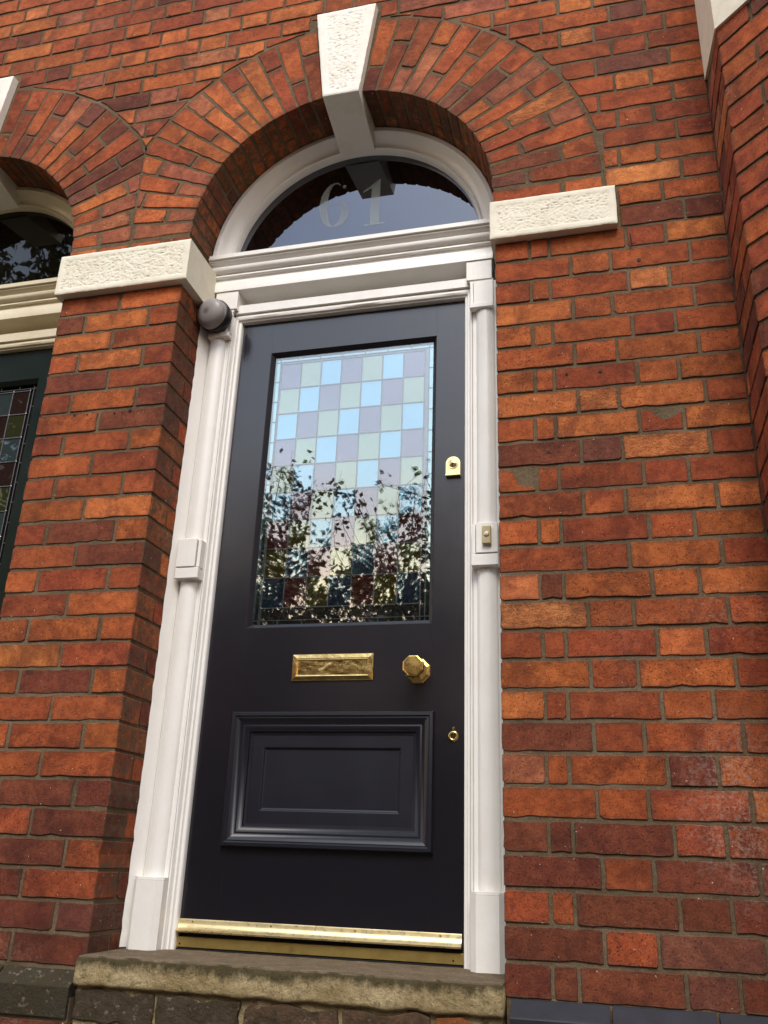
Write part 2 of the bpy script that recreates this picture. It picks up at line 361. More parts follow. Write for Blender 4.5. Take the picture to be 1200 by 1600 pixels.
    def frame(s, x0, x1, z0, z1, prof):
        """mitred rectangular frame: prof of (inset, y); open strip, closed around the loop"""
        m = len(prof); v = []
        for cx, cz, sx, sz in ((x0, z0, 1, 1), (x1, z0, -1, 1), (x1, z1, -1, -1), (x0, z1, 1, -1)):
            for i, y in prof: v.append((cx + sx * i, y, cz + sz * i))
        f = []
        for k in range(4):
            for j in range(m - 1):
                a = k * m + j; b = ((k + 1) % 4) * m + j
                f.append((a, b, b + 1, a + 1))
        return s.add(v, f)
    def build(s, name, mat, parent=None, smooth=False, label=None, color=None):
        if not s.v: return None
        lo = [min(p[i] for p in s.v) for i in range(3)]; hi = [max(p[i] for p in s.v) for i in range(3)]
        c = Vector([(a + b) / 2 for a, b in zip(lo, hi)]); c.z = lo[2]
        me = mesh(name, [tuple(Vector(p) - c) for p in s.v], s.f, smooth)
        o = obj(name, me, mat, parent, c, label=label, color=color)
        if parent is not None and parent.type == 'MESH': o.location = c - parent.matrix_world.translation if False else c - world_loc(parent)
        return o
def world_loc(o):
    p = Vector(o.location)
    while o.parent is not None:
        o = o.parent; p = p + Vector(o.location)
    return p
def autosmooth(o, ang=35):
    me = o.data
    me.polygons.foreach_set('use_smooth', [True] * len(me.polygons))
    try: me.set_sharp_from_angle(angle=R(ang))
    except Exception: pass
    return o

# ------------------------------------------------------------------ measurements (metres)
P = 0.0764; Z0 = 2.35                       # brick course and the height of one bed joint
W = 1.0566; PW = 0.455; OFF = -(W + PW)     # door opening, pier, distance to the neighbour's door
XC = 0.668                                  # where the bay returns
AX, AZ, RI, RO = -W / 2, 2.635, 0.522, 0.86 # arch centre, intrados, extrados
JB = 0.0084                                 # joint

def z_of(row): return Z0 - P * (row + 1), Z0 - P * row     # bottom and top of the gauge of row

# ------------------------------------------------------------------ bricks
def clip(poly, n, d):
    """keep the part of the polygon where n.p >= d"""
    out = []
    for i in range(len(poly)):
        a = poly[i]; b = poly[(i + 1) % len(poly)]
        da = a[0] * n[0] + a[1] * n[1] - d; db = b[0] * n[0] + b[1] * n[1] - d
        if da >= 0: out.append(a)
        if (da >= 0) != (db >= 0):
            t = da / (da - db); out.append((a[0] + (b[0] - a[0]) * t, a[1] + (b[1] - a[1]) * t))
    return out
def area(poly): return 0.5 * sum(poly[i][0] * poly[(i + 1) % len(poly)][1] - poly[(i + 1) % len(poly)][0] * poly[i][1] for i in range(len(poly))) if len(poly) > 2 else 0

def brick_mesh(poly, depth, step=0.03, jit=0.0010, rough=1.0):
    """worn brick: irregular arris, chamfer, slightly uneven face; local x, z in the face, y into the wall"""
    cx = sum(p[0] for p in poly) / len(poly); cz = sum(p[1] for p in poly) / len(poly)
    ring = []
    for i in range(len(poly)):
        a = poly[i]; b = poly[(i + 1) % len(poly)]; L = math.hypot(b[0] - a[0], b[1] - a[1])
        if L < 1e-4: continue
        k = max(1, round(L / step)); ex, ez = (b[0] - a[0]) / L, (b[1] - a[1]) / L; nx, nz = ez, -ex   # outward
        for j in range(k):
            t = j / k; w = rnd.gauss(-0.0002, jit) * rough
            if j == 0:
                c = (rnd.uniform(0.0008, 0.0036) if rnd.random() < 0.85 else rnd.uniform(0.004, 0.009)) * rough                    # rounded or nibbled corner
                pa = poly[i - 1]; La = math.hypot(pa[0] - a[0], pa[1] - a[1]) or 1
                ring.append((a[0] + (pa[0] - a[0]) / La * c, a[1] + (pa[1] - a[1]) / La * c))
                ring.append((a[0] + ex * c, a[1] + ez * c))
            else:
                if rnd.random() < 0.07: w -= rnd.uniform(0.001, 0.0038) * rough
                ring.append((a[0] + (b[0] - a[0]) * t + nx * w, a[1] + (b[1] - a[1]) * t + nz * w))
    n = len(ring); v = []; ch = 0.0015
    for x, z in ring:
        dx, dz = x - cx, z - cz; v.append((x - math.copysign(min(ch, abs(dx)), dx), rnd.uniform(-0.0005, 0.0005), z - math.copysign(min(ch, abs(dz)), dz)))
    v += [(x, rnd.uniform(0.0014, 0.0026), z) for x, z in ring]
    v += [(x, depth, z) for x, z in ring]
    f = [tuple(range(n)), tuple(range(3 * n - 1, 2 * n - 1, -1))]
    for r in (0, 1): f += [(r * n + i, (r + 1) * n + i, (r + 1) * n + (i + 1) % n, r * n + (i + 1) % n) for i in range(n)]
    me = mesh('brick', v, f); me.materials.append(M['brick']); return me
POOL = {}
def rect_mesh(L, H, depth):
    k = (round(L, 3), round(H, 3), round(depth, 3)); lst = POOL.setdefault(k, [])
    if len(lst) < 16:
        lst.append(brick_mesh([(-L / 2, -H / 2), (L / 2, -H / 2), (L / 2, H / 2), (-L / 2, H / 2)], depth)); return lst[-1]
    return rnd.choice(lst)

ORANGE, AMBER, MID, RED, DARK, PURPLE, PINK = (0.61, 0.178, 0.047), (0.76, 0.250, 0.078), (0.48, 0.120, 0.032), (0.385, 0.090, 0.029), (0.22, 0.058, 0.027), (0.22, 0.070, 0.042), (0.45, 0.145, 0.066)
def pick(weights):
    c = rnd.choices((ORANGE, MID, RED, DARK, PURPLE, PINK, AMBER), weights)[0]
    k = rnd.uniform(0.84, 1.16); g = rnd.uniform(0.88, 1.08)
    return (c[0] * k, c[1] * k * g, c[2] * k, 1.0)
def wall_colour(x, z):
    if z < 0.56: return pick((0, 0.4, 3, 10, 2, 0, 0))
    if z < 0.74: return pick((0.5, 3, 6, 4, 0.5, 0, 0))
    if x > 0:
        if z > 2.2: return pick((2.2, 10, 8, 1.6, 0.3, 1.5, 0.2))
        return pick((2.4, 12, 8, 1.0, 0.2, 0.8, 0.1))
    if z > 2.9: return pick((5, 10, 5, 1.0, 0.3, 3, 0.2))
    return pick((2.0, 9, 7, 2, 0.2, 0.4, 0))
# bricks the photograph shows with a colour of their own: (x, z, colour, spalled)
SPOTS = [(0.287, 3.246, AMBER, 1), (0.444, 2.221, AMBER, 0.3), (0.238, 1.849, AMBER, 1), (0.456, 1.698, AMBER, 0.9), (0.285, 1.767, ORANGE, 0.1),
         (0.113, 1.232, (0.66, 0.24, 0.08), 0.8), (0.09, 1.70, DARK, 0), (0.265, 1.705, PURPLE, 0), (0.454, 1.887, ORANGE, 0), (0.13, 1.85, ORANGE, 0),
         (0.05, 1.23, ORANGE, 0), (0.50, 1.95, ORANGE, 0), (0.51, 1.77, ORANGE, 0.2), (0.02, 1.62, MID, 0), (-1.3, 2.39, RED, 0),
         (-0.95, 3.60, ORANGE, 0), (-0.75, 3.62, ORANGE, 0), (0.20, 3.12, RED, 0), (0.55, 3.15, RED, 0), (0.36, 3.1, PURPLE, 0), (0.42, 3.02, ORANGE, 0.2),
         (0.50, 2.36, RED, 0), (0.10, 1.40, RED, 0), (0.30, 1.0, RED, 0), (0.11, 0.93, DARK, 0), (0.30, 2.06, MID, 0), (0.16, 2.13, ORANGE, 0),
         (-1.2, 2.31, ORANGE, 0), (-1.40, 2.24, ORANGE, 0), (-1.27, 2.16, ORANGE, 0), (-1.15, 1.66, DARK, 0), (-1.32, 1.52, DARK, 0), (-1.12, 1.45, DARK, 0),
         (-1.09, 1.36, ORANGE, 0), (-1.09, 1.20, ORANGE, 0), (-1.08, 1.05, ORANGE, 0), (-1.25, 0.90, DARK, 0), (-1.13, 0.82, ORANGE, 0), (-1.08, 0.67, ORANGE, 0)]
PATCH = {}
def place(me, x, z, parent, loc, rot, colour=None, world=None):
    s = 1.0
    col = colour
    if col is None:
        col = wall_colour(x, z)
    return obj('brick', me, None, parent, loc, rot, color=col)
def spot_colour(x0, x1, z0, z1, default):
    for sx, sz, c, sp in SPOTS:
        if x0 <= sx <= x1 and z0 <= sz <= z1:
            k = rnd.uniform(0.95, 1.05); return (c[0] * k, c[1] * k, c[2] * k, 1.0 - sp)
    return default

_cr = cam.rotation_euler.to_matrix(); _f = 1383.58
def in_frame(p, m=30):
    q = _cr.transposed() @ (Vector(p) - cam.location)
    if q.z > -0.05: return False
    u = 600 + _f * q.x / -q.z; w = 800 - _f * q.y / -q.z
    return -m < u < 1200 + m and -m < w < 1600 + m
def far_bricks(name, items, parent):
    """bricks just outside the picture: one joined part"""
    b = MB()
    for poly, depth, loc, rot in items:
        me = brick_mesh(poly, depth); mt = Euler(rot).to_matrix()
        b.add([tuple(mt @ v.co + Vector(loc)) for v in me.vertices], [tuple(p.vertices) for p in me.polygons]); bpy.data.meshes.remove(me)
    o = b.build(name, M['brick'], parent, color=(*MID, 1))
    if o: o['kind'] = 'stuff'

def front_brick(parent, x0, x1, z0, z1, depth=0.1, poly=None, extra=None, colour=None):
    """brick in a wall facing the street; x0..z1 are its finished edges"""
    cx, cz = (x0 + x1) / 2, (z0 + z1) / 2
    y = rnd.uniform(-0.0016, 0.0012)
    if extra is not None and not in_frame((cx, 0, cz), 70):
        pl = poly or [(x0 - cx, z0 - cz), (x1 - cx, z0 - cz), (x1 - cx, z1 - cz), (x0 - cx, z1 - cz)]
        extra.append((pl, depth, (cx, y, cz), (0, 0, 0))); return
    col = spot_colour(x0, x1, z0, z1, colour or wall_colour(cx, cz))
    if poly is None:
        me = rect_mesh(x1 - x0, z1 - z0, depth)
    else: me = brick_mesh(poly, depth)
    obj('brick', me, None, parent, (cx, y, cz), (rnd.gauss(0, 0.001), rnd.gauss(0, 0.0028), rnd.gauss(0, 0.001)), color=col)

def row_joints(row, xa, xb, closer):
    """edges of the bricks of a Flemish bond row between xa and xb"""
    odd = row % 2 != 0
    out = []
    if odd and closer:
        out = [0, 0.107, 0.164, 0.389, 0.501, 0.726]
    elif odd:
        base = 0.164; i = -8
        while True:
            a = base + 0.3375 * i; out += [a, a + 0.225]; i += 1
            if a > xb: break
    else:
        i = -8
        while True:
            a = 0.3375 * i; out += [a, a + 0.225]; i += 1
            if a > xb: break
    out = [xa] + [x for x in out if xa + 0.03 < x < xb - 0.03] + [xb]
    return out

# ---------------- wall to the right of the door and over the arches
wall = thing('brick_wall', 'red brick house wall filling the right side of the photo and running over both arches', 'wall', (0.33, 0.0, 0))
extra = []
ARCS = (AX, AX + OFF, AX + 2 * OFF)
for row in range(30, -28, -1):
    zb, zt = z_of(row); z0, z1 = zb + JB / 2, zt - JB / 2
    if row > 25: continue
    if row >= -1: xa = 0.0
    elif row >= -3: xa = 0.378
    else: xa = -3.2
    js = row_joints(row, xa, XC, row >= -1)
    drift = [0.0] + [rnd.uniform(-0.003, 0.003) for _ in js[1:-1]] + [0.0]
    js = [a + b for a, b in zip(js, drift)]
    for a, b in zip(js, js[1:]):
        x0 = a + (JB / 2 if a > xa or xa == -3.2 else (0.001 if xa == 0 else 0)); x1 = b - (JB / 2 if b < XC else 0.002)
        if x1 - x0 < 0.02: continue
        if row >= -3:
            pl = None
            cx, cz = (x0 + x1) / 2, (z0 + z1) / 2; l, r, bt, tp = x0 - cx, x1 - cx, z0 - cz, z1 - cz
            if row == 9 and a == 0:      # worn away corner, made good with mortar
                pl = [(l, bt), (r - .030, bt), (r - .002, bt), (r, bt + .010), (r - .030, bt + .012), (r - .046, bt + .020), (r - .056, bt + .042), (r - .066, tp - .004), (l, tp)]
            if row == 7 and a < 0.45 < b:
                pl = [(l, bt), (r, bt), (r, tp - .012), (r - .006, tp - .018), (r - .022, tp - .030), (r - .040, tp - .038), (r - .058, tp - .034), (r - .078, tp - .012), (r - .086, tp), (l, tp)]
            front_brick(wall, x0, x1, z0, z1, 0.1, pl, extra)
            continue
        poly = [(x0, z0), (x1, z0), (x1, z1), (x0, z1)]
        for ax in ARCS:
            cx = sum(p[0] for p in poly) / max(1, len(poly)); cz = sum(p[1] for p in poly) / max(1, len(poly))
            if not poly: break
            if cz < AZ:
                if abs(cx - ax) < RO + 0.06:
                    poly = [] if abs(cx - ax) < RO else clip(poly, (1 if cx > ax else -1, 0), (ax + RO + 0.009) if cx > ax else -(ax - RO - 0.009))
            else:
                d = Vector((cx - ax, cz - AZ)); L = d.length
                if L < RO + 0.25:
                    n = d / L; near = RO + 0.011
                    poly = clip(poly, (n.x, n.y), n.x * ax + n.y * AZ + near)
            if poly and abs(cx - ax) < 0.25 and zb < 3.55:      # beside the head of the keystone
                keep = [clip(poly, (0, 1), 3.548), clip(poly, (-1, 0), -(ax - 0.124)), clip(poly, (1, 0), ax + 0.124)]
                poly = max(keep, key=area)
        if len(poly) < 3 or area(poly) < 0.00035: continue
        if row >= -8 and x1 < -1.2 and x0 > -1.4 and z1 < 3.06: continue
        cx = (min(p[0] for p in poly) + max(p[0] for p in poly)) / 2; cz = (min(p[1] for p in poly) + max(p[1] for p in poly)) / 2
        full = area(poly) > 0.985 * (x1 - x0) * (z1 - z0)
        front_brick(wall, min(p[0] for p in poly), max(p[0] for p in poly), min(p[1] for p in poly), max(p[1] for p in poly), 0.1,
                    None if full else [(p[0] - cx, p[1] - cz) for p in poly], extra)
far_bricks('outlying_bricks', extra, wall)
ZTOP = Z0 + P * 27
mb = MB(); mb.box(0.0035, XC + 0.02, 0.0030, 0.24, 0.0, 2.64)
xs = [-3.2 + i * 0.02 for i in range(int((XC + 0.02 + 3.2) / 0.02) + 1)] + [XC + 0.02]
def low(x):
    z = 2.64
    for ax in ARCS:
        d = abs(x - ax)
        if d < RO + 0.004: z = max(z, AZ + math.sqrt(max(0, (RO + 0.004) ** 2 - d * d)))
    return z
for a, b in zip(xs, xs[1:]):
    la, lb = low(a), low(b)
    mb.add([(a, .0030, la), (b, .0030, lb), (b, .0030, ZTOP), (a, .0030, ZTOP), (a, .24, la), (b, .24, lb)], [(0, 1, 2, 3), (0, 4, 5, 1)])
mb.build('mortar_bed', M['mortar'], wall)
# plinth of dark blue bricks with a chamfered top
def plinth_row(parent, x0, x1, mat, ztop, face=-0.042, n=3, hchamf=0.034, h=0.066):
    L = (x1 - x0) / n
    for i in range(n):
        a, b = x0 + i * L + 0.003, x0 + (i + 1) * L - 0.003
        m = MB(); m.xprof([(0.06, ztop), (0.002, ztop), (face + 0.003, ztop - hchamf + 0.003), (face, ztop - hchamf), (face, ztop - hchamf - h), (0.06, ztop - hchamf - h)][::-1], a, b, 6, 0.0012)
        m.build('plinth_brick', mat, parent, color=(0.045, 0.040, 0.028, 1))
plinth_row(wall, 0.012, XC, M['blue'], 0.3655, n=3)
m = MB(); m.box(0.012, XC, -0.036, 0.0, 0.0, 0.262); m.build('plinth', M['blue'], wall)

# vermiculated blocks: flat margin, rough sunk field
def rough_face(b, quad, y, nu, nv, margin, amp=0.0024, seed=0.0, sign=1):
    """quad = four (x, z) corners, ccw from the lower left"""
    q = [Vector(p) for p in quad]; v = []; base = []
    wid = (q[1] - q[0]).length; hei = (q[3] - q[0]).length
    for j in range(nv + 1):
        for i in range(nu + 1):
            s, t = i / nu, j / nv; p = (q[0] * (1 - s) + q[1] * s) * (1 - t) + (q[3] * (1 - s) + q[2] * s) * t
            ew = min(s, 1 - s) * wid; eh = min(t, 1 - t) * hei; e_ = min(ew, eh) - margin
            k = max(0.0, min(1.0, e_ / 0.005)); w = Vector((p.x, p.y, seed))
            rdg = noise.noise(Vector((w.x * 110, w.y * 190, seed))) * 0.55 + noise.noise(Vector((w.x * 230, w.y * 340, seed))) * 0.5
            rdg = (max(0.0, rdg) * 2.4 - 0.2) + 0.25 * noise.noise(w * 30)
            dy = k * (0.0012 + amp * rdg) + 0.0006 * noise.noise(w * 40)
            ed = min(ew, eh)
            rx = 0.0012 * noise.noise(w * 55) if ed < 0.0001 else 0
            if ed < 0.004: dy += 0.0022 * (1 - ed / 0.004)
            v.append((p.x + rx, y + dy, p.y + rx))
    f = [(j * (nu + 1) + i, j * (nu + 1) + i + 1, (j + 1) * (nu + 1) + i + 1, (j + 1) * (nu + 1) + i) for j in range(nv) for i in range(nu)]
    b.add(v, f); return b
def impost(parent, x0, x1, z0, z1, yf, yb, sl=0.0):
    b = MB(); rough_face(b, [(x0, z0), (x1, z0), (x1, z1), (x0, z1)], yf, int((x1 - x0) / 0.003), int((z1 - z0) / 0.003), 0.017, seed=x0)
    # body behind the face
    v = [(x0, yf + .002, z0), (x1, yf + .002, z0), (x1, yf + .002, z1), (x0, yf + .002, z1), (x0, yb, z0), (x1, yb, z0), (x1, yb, z1), (x0, yb, z1)]
    b.add(v, [(0, 4, 5, 1), (3, 2, 6, 7), (0, 3, 7, 4), (1, 5, 6, 2), (4, 7, 6, 5)])
    return b.build('impost_block', M['stone'], parent, smooth=True)
def fix_sharp(o): autosmooth(o, 40)
fix_sharp(impost(wall, -0.0115, 0.367, 2.4215, 2.562, -0.03, 0.14))

# ---------------- brick pier between the two doors
pier = thing('brick_pier', 'narrow red brick pier between the black door and the dark green neighbouring door', 'pier', (-W - PW / 2, 0, 0))
XL, XR = -W - PW, -W
m = MB(); m.box(XL + 0.004, XR - 0.004, 0.0030, 0.235, 0.0, 2.6); m.build('mortar_bed', M['mortar'], pier)
for row in range(-1, 30):
    zb, zt = z_of(row); z0, z1 = zb + JB / 2, zt - JB / 2
    if row >= 26:
        continue
    if row % 2 == 0:
        ed = [(XL, XL + 0.1025, 0.215), (XL + 0.113, XR - 0.113, 0.1), (XR - 0.1025, XR, 0.205)]
    else:
        c = (XL + XR) / 2 + rnd.uniform(-0.006, 0.006)
        ed = [(XL, c - JB / 2, 0.1025), (c + JB / 2, XR, 0.1025)]
    for a, b, dep in ed:
        front_brick(pier, a, b, z0, z1, dep)
    if row % 2:
        # second brick of the reveal, seen on the side of the pier
        me = rect_mesh(0.088, z1 - z0, 0.1)
        for sx, rz in ((XR, 90), (XL, -90)):
            obj('brick', me, None, pier, (sx, 0.1125 + 0.044, (z0 + z1) / 2), (0, 0, R(rz)), color=wall_colour(-1.1, z0))
plinth_row(pier, XL, XR - 0.008, M['lowbrick'], 0.357, n=2)
for k in range(4):
    zt = 0.357 - 0.034 - 0.066 - 0.01 - k * P
    for a, b in (((XL, -1.29), (-1.28, XR - 0.008)) if k % 2 == 0 else ((XL, -1.40), (-1.39, -1.17), (-1.16, XR - 0.008))):
        me = rect_mesh(b - a, 0.066, 0.1); obj('brick', me, None, pier, ((a + b) / 2, -0.036, zt - 0.033), (0, 0, 0), color=pick((0, 0, 2, 6, 3, 0, 0)))
m = MB(); m.box(XL, XR - 0.01, -0.032, 0.0, 0.0, 0.30); m.build('plinth_mortar', M['mortar'], pier)
fix_sharp(impost(pier, -1.5275, -1.0285, 2.4265, 2.5865, -0.03, 0.19))

def drill_hole_discs(parent, pts):
    for x, z, r in pts:
        b = MB(); n = 9; v = [(x + r * rnd.uniform(.8, 1.2) * math.cos(6.283 * i / n), -0.0022, z + r * rnd.uniform(.8, 1.2) * math.sin(6.283 * i / n)) for i in range(n)]
        v += [(p[0], 0.004, p[2]) for p in v]
        b.add(v, [tuple(range(n))] + [(i, i + n, (i + 1) % n + n, (i + 1) % n) for i in range(n)]); b.build('drill_hole_shade', M['dark'], parent)  # dark disc proud of the brick, painting the shade inside a hole
drill_hole_discs(pier, [(-1.377, 1.958, .0052), (-1.331, 1.955, .0034), (-1.178, 1.957, .0056), (-1.232, 1.953, .0028), (-1.205, 1.953, .0018)])
drill_hole_discs(wall, [(0.198, 1.943, .0044), (0.291, 1.941, .0044), (0.140, 1.702, .0050), (-1.279, 3.732, .006), (-1.296, 3.42, .006), (0.42, 2.30, .0055)])

# ---------------- arches
def arch(ax, label, seed, keylabel=None):
    rr = random.Random(seed)
    A = thing('brick_arch', label, 'arch', (ax, 0, AZ))
    N = 15; a0, a1 = R(0.3), R(82.3); pitch = (a1 - a0) / N
    left_lim = 0.7555 if True else RO
    def lim(side, th):
        # the two arches meet over the pier: each ring is cut on the line between them
        if side > 0 and ax == AX: return RO
        c = math.cos(th); return min(RO, (0.7555 - 0.0035) / c if c > 0.05 else RO)
    for side in (-1, 1):
        for i in range(N):
            t0, t1 = a0 + pitch * i, a0 + pitch * (i + 1); tm = (t0 + t1) / 2
            ro = lim(side, tm)
            if (i + (side > 0)) % 2 == 0: cuts = [(RI, RI + 0.2225), (RI + 0.2325, ro)]
            else: cuts = [(RI, RI + 0.106), (RI + 0.116, ro)]
            for ci, (ra, rb) in enumerate(cuts):
                rb_ = rb
                if rb_ - ra < 0.02: continue
                rm = (ra + rb_) / 2; g = 0.0048
                def wdt(r): return 2 * (r * math.tan(pitch / 2) - g)
                o0 = o1 = rb_
                if ci == len(cuts) - 1: o0, o1 = lim(side, t0 + pitch * .1), lim(side, t1 - pitch * .1)
                if side < 0: o0, o1 = o1, o0
                # local x grows clockwise: for side +1 that is towards smaller theta
                poly = [(-wdt(ra) / 2, ra - rm), (wdt(ra) / 2, ra - rm), (wdt(rb_) / 2, (o0 if side > 0 else o0) - rm), (-wdt(rb_) / 2, o1 - rm)]
                deps = [(0.0, 0.232)] if (ci == 0 and i % 2 == 0) else ([(0.0, 0.104), (0.114, 0.118)] if ci == 0 else [(0.0, 0.1)])
                ang = (math.pi / 2 - tm) * side
                for di, (dy, dep) in enumerate(deps):
                    me = brick_mesh(poly, dep, jit=0.0010)
                    d = Vector((math.sin(ang), 0, math.cos(ang)))
                    p = Vector((ax, 0, AZ)) + d * (rm + rr.uniform(-.001, .001)); p.y = dy + rr.uniform(-0.0018, 0.0012)
                    if side < 0 and ax == AX: w = (9, 8, 3, 0.8, 0.5, 4, 2.0)
                    elif side > 0 and ax == AX: w = (1.2, 8, 8, 2.5, 1, 3, 0.0)
                    else: w = (2.5, 8, 6, 2.5, 1.5, 3, 0)
                    col = pick(w); col = spot_colour(p.x - .03, p.x + .03, p.z - .03, p.z + .03, col) if dy == 0 else col
                    if ax == AX and side > 0 and i == 4 and ci == 1: col = (*AMBER, 0.05)
                    if ax == AX and side > 0 and i == 6 and ci == 0 and dy == 0: col = (*ORANGE, 0.6)
                    obj('brick', me, None, A, p, (0, ang + rr.gauss(0, .004), 0), color=col)
    # level course under the springing
    zb, zt = 2.592, AZ - 0.008
    segs = []
    if ax == AX: segs = [(ax - 0.7555 + 0.006, ax - 0.632, 1), (ax - 0.622, ax - RI, 1), (ax + RI, ax + RI + 0.215, 1), (ax + RI + 0.225, ax + RO, 1)]
    else: segs = [(ax + RI, ax + RI + 0.105, 1), (ax + RI + 0.115, ax + 0.7555 - 0.006, 1), (ax - 0.7555, ax - RI, 1)]
    for a, b, _ in segs:
        zz = 2.572 if (ax == AX and a > AX) else zb
        front_brick(A, a, b, zz, zt, 0.23, colour=pick((2, 8, 6, 2, 1, 2, 0)))
    # mortar ring
    b = MB(); n = 72; v = []
    for i in range(n + 1):
        t = math.pi * i / n; c, s = math.cos(t), math.sin(t)
        lr = RO + 0.006
        if not (ax == AX and c > 0): lr = min(lr, 0.7555 / abs(c) if abs(c) > 0.05 else lr)
        for r, y in ((RI + 0.0035, 0.0024), (lr, 0.0024), (RI + 0.0035, 0.235), (lr, 0.235)): v.append((ax + r * c, y, AZ + r * s))
    f = []
    for i in range(n):
        a = i * 4; d = a + 4
        f += [(a, a + 1, d + 1, d), (a, d, d + 2, a + 2), (a + 1, a + 3, d + 3, d + 1), (a + 2, d + 2, d + 3, a + 3)]
    b.add(v, f)
    b.box(ax + RI + .0045, ax + (RO + .006 if ax == AX else 0.7555), 0.0024, .235, 2.56, AZ)
    b.box(ax - 0.7555, ax - RI - .0045, 0.0024, .235, 2.56, AZ)
    b.build('mortar_bed', M['mortar'], A)
    # keystone
    k = MB(); zt_, zb_ = 3.536, 3.127; ht, hb = 0.1125, 0.0655; yf = -0.030
    rough_face(k, [(ax - hb, zb_), (ax + hb, zb_), (ax + ht, zt_), (ax - ht, zt_)], yf, 48, 130, 0.019, 0.0024, seed=ax * 3)
    k.add([(ax - hb, yf + .002, zb_), (ax + hb, yf + .002, zb_), (ax + ht, yf + .002, zt_), (ax - ht, yf + .002, zt_),
           (ax - hb, 0.21, zb_ - 0.047), (ax + hb, 0.21, zb_ - 0.047), (ax + ht, 0.21, zt_), (ax - ht, 0.21, zt_)],
          [(0, 4, 5, 1), (3, 2, 6, 7), (0, 3, 7, 4), (1, 5, 6, 2), (4, 7, 6, 5)])
    ko = k.build('keystone', M['keystone'], A, smooth=True); fix_sharp(ko)
    return A
arch(AX, 'round brick arch with a white keystone over the fanlight numbered 61', 5)
arch(AX + OFF, 'partly cropped brick arch over the neighbouring fanlight at the left edge', 9)

# ---------------- canted bay at the right edge
bay = thing('bay_wall', 'projecting angled brick bay with a cream stone band in the top right corner', 'bay wall', (XC, -0.12, 0))
BY = -0.243; bz_in, bz_out = 2.945, 2.872
def bay_row(row):
    zb, zt = z_of(row); z0, z1 = zb + JB / 2, zt - JB / 2
    if z1 > bz_out + 0.012: return
    zm = (z0 + z1) / 2
    # return face, looking left
    if row % 2: segs = [(0.0, 0.128), (0.1385, 0.2425)]
    else: segs = [(0.0, 0.024), (0.0345, 0.2425)]
    for a, b in segs:
        if z0 < 1.3 and row % 2 == 0 and a == 0: continue
        obj('brick', rect_mesh(round(b - a, 4), z1 - z0, 0.08), None, bay, (XC + rnd.uniform(-.001, .001), -(a + b) / 2, zm), (0, 0, R(-90)), color=pick((1, 5, 8, 4, 1, 1, 0)))
    s0 = 0.0 if row % 2 else -0.1125
    s = s0; big = row % 2 == 0
    s = 0.0; L = 0.1025 if row % 2 else 0.215
    while s < 0.9:
        a, b = s, s + L; c = (a + b) / 2
        p = (XC + c * math.cos(R(45)), BY - c * math.sin(R(45)), zm)
        if in_frame(p, 60):
            obj('brick', rect_mesh(L, z1 - z0, 0.09), None, bay, p, (0, 0, R(-45)), color=pick((1.5, 7, 8, 2, 2, 3, 0)))
        else: bx.append(([(-L / 2, z0 - zm), (L / 2, z0 - zm), (L / 2, z1 - zm), (-L / 2, z1 - zm)], 0.09, p, (0, 0, R(-45))))
        s = b + JB; L = 0.215 if L < 0.2 else 0.1025
bx = []
for row in range(-8, 26): bay_row(row)
far_bricks('outlying_bricks', bx, bay)
cs = math.cos(R(45)); E = 0.95
b = MB(); i_ = 0.0045
pl = [(XC + i_, 0.0), (XC + i_, BY + 0.002), (XC + E * cs, BY - E * cs + i_ * 1.4), (XC + 1.4, BY - E * cs + i_), (XC + 1.4, 0.0)]
b.vprism(pl, 0.0, bz_out - 0.004); b.build('mortar_bed', M['mortar'], bay)
b = MB(); o_ = -0.006        # cream stone band above the bricks, its underside falling outwards
q = [(XC + o_, 0.0), (XC + o_, BY + o_), (XC + E * cs, BY - E * cs + o_ * 1.4)]
zb3 = [bz_in, bz_out, bz_out]; back = [(XC + 0.1, 0.0), (XC + 0.1, BY + 0.05), (XC + E * cs, BY - E * cs + 0.15)]
v = [(*p, z) for p, z in zip(q, zb3)] + [(*p, 4.3) for p in q] + [(*p, z) for p, z in zip(back, zb3)] + [(*p, 4.3) for p in back]
b.add(v, [(0, 3, 4, 1), (1, 4, 5, 2), (0, 1, 7, 6), (1, 2, 8, 7), (3, 9, 10, 4), (4, 10, 11, 5), (6, 7, 10, 9), (7, 8, 11, 10)])
b.build('stone_band', M['stone'], bay)
b = MB(); b.add([(XC + .002, 0, bz_out - .006), (XC + .002, BY + .002, bz_out - .006), (XC + .002, 0, bz_in + .003), (XC + .08, 0, bz_out - .006), (XC + .08, BY + .002, bz_out - .006), (XC + .08, 0, bz_in + .003)],
          [(0, 2, 1), (3, 4, 5), (0, 3, 5, 2), (1, 2, 5, 4)]); b.build('mortar_fillet', M['mortar'], bay)

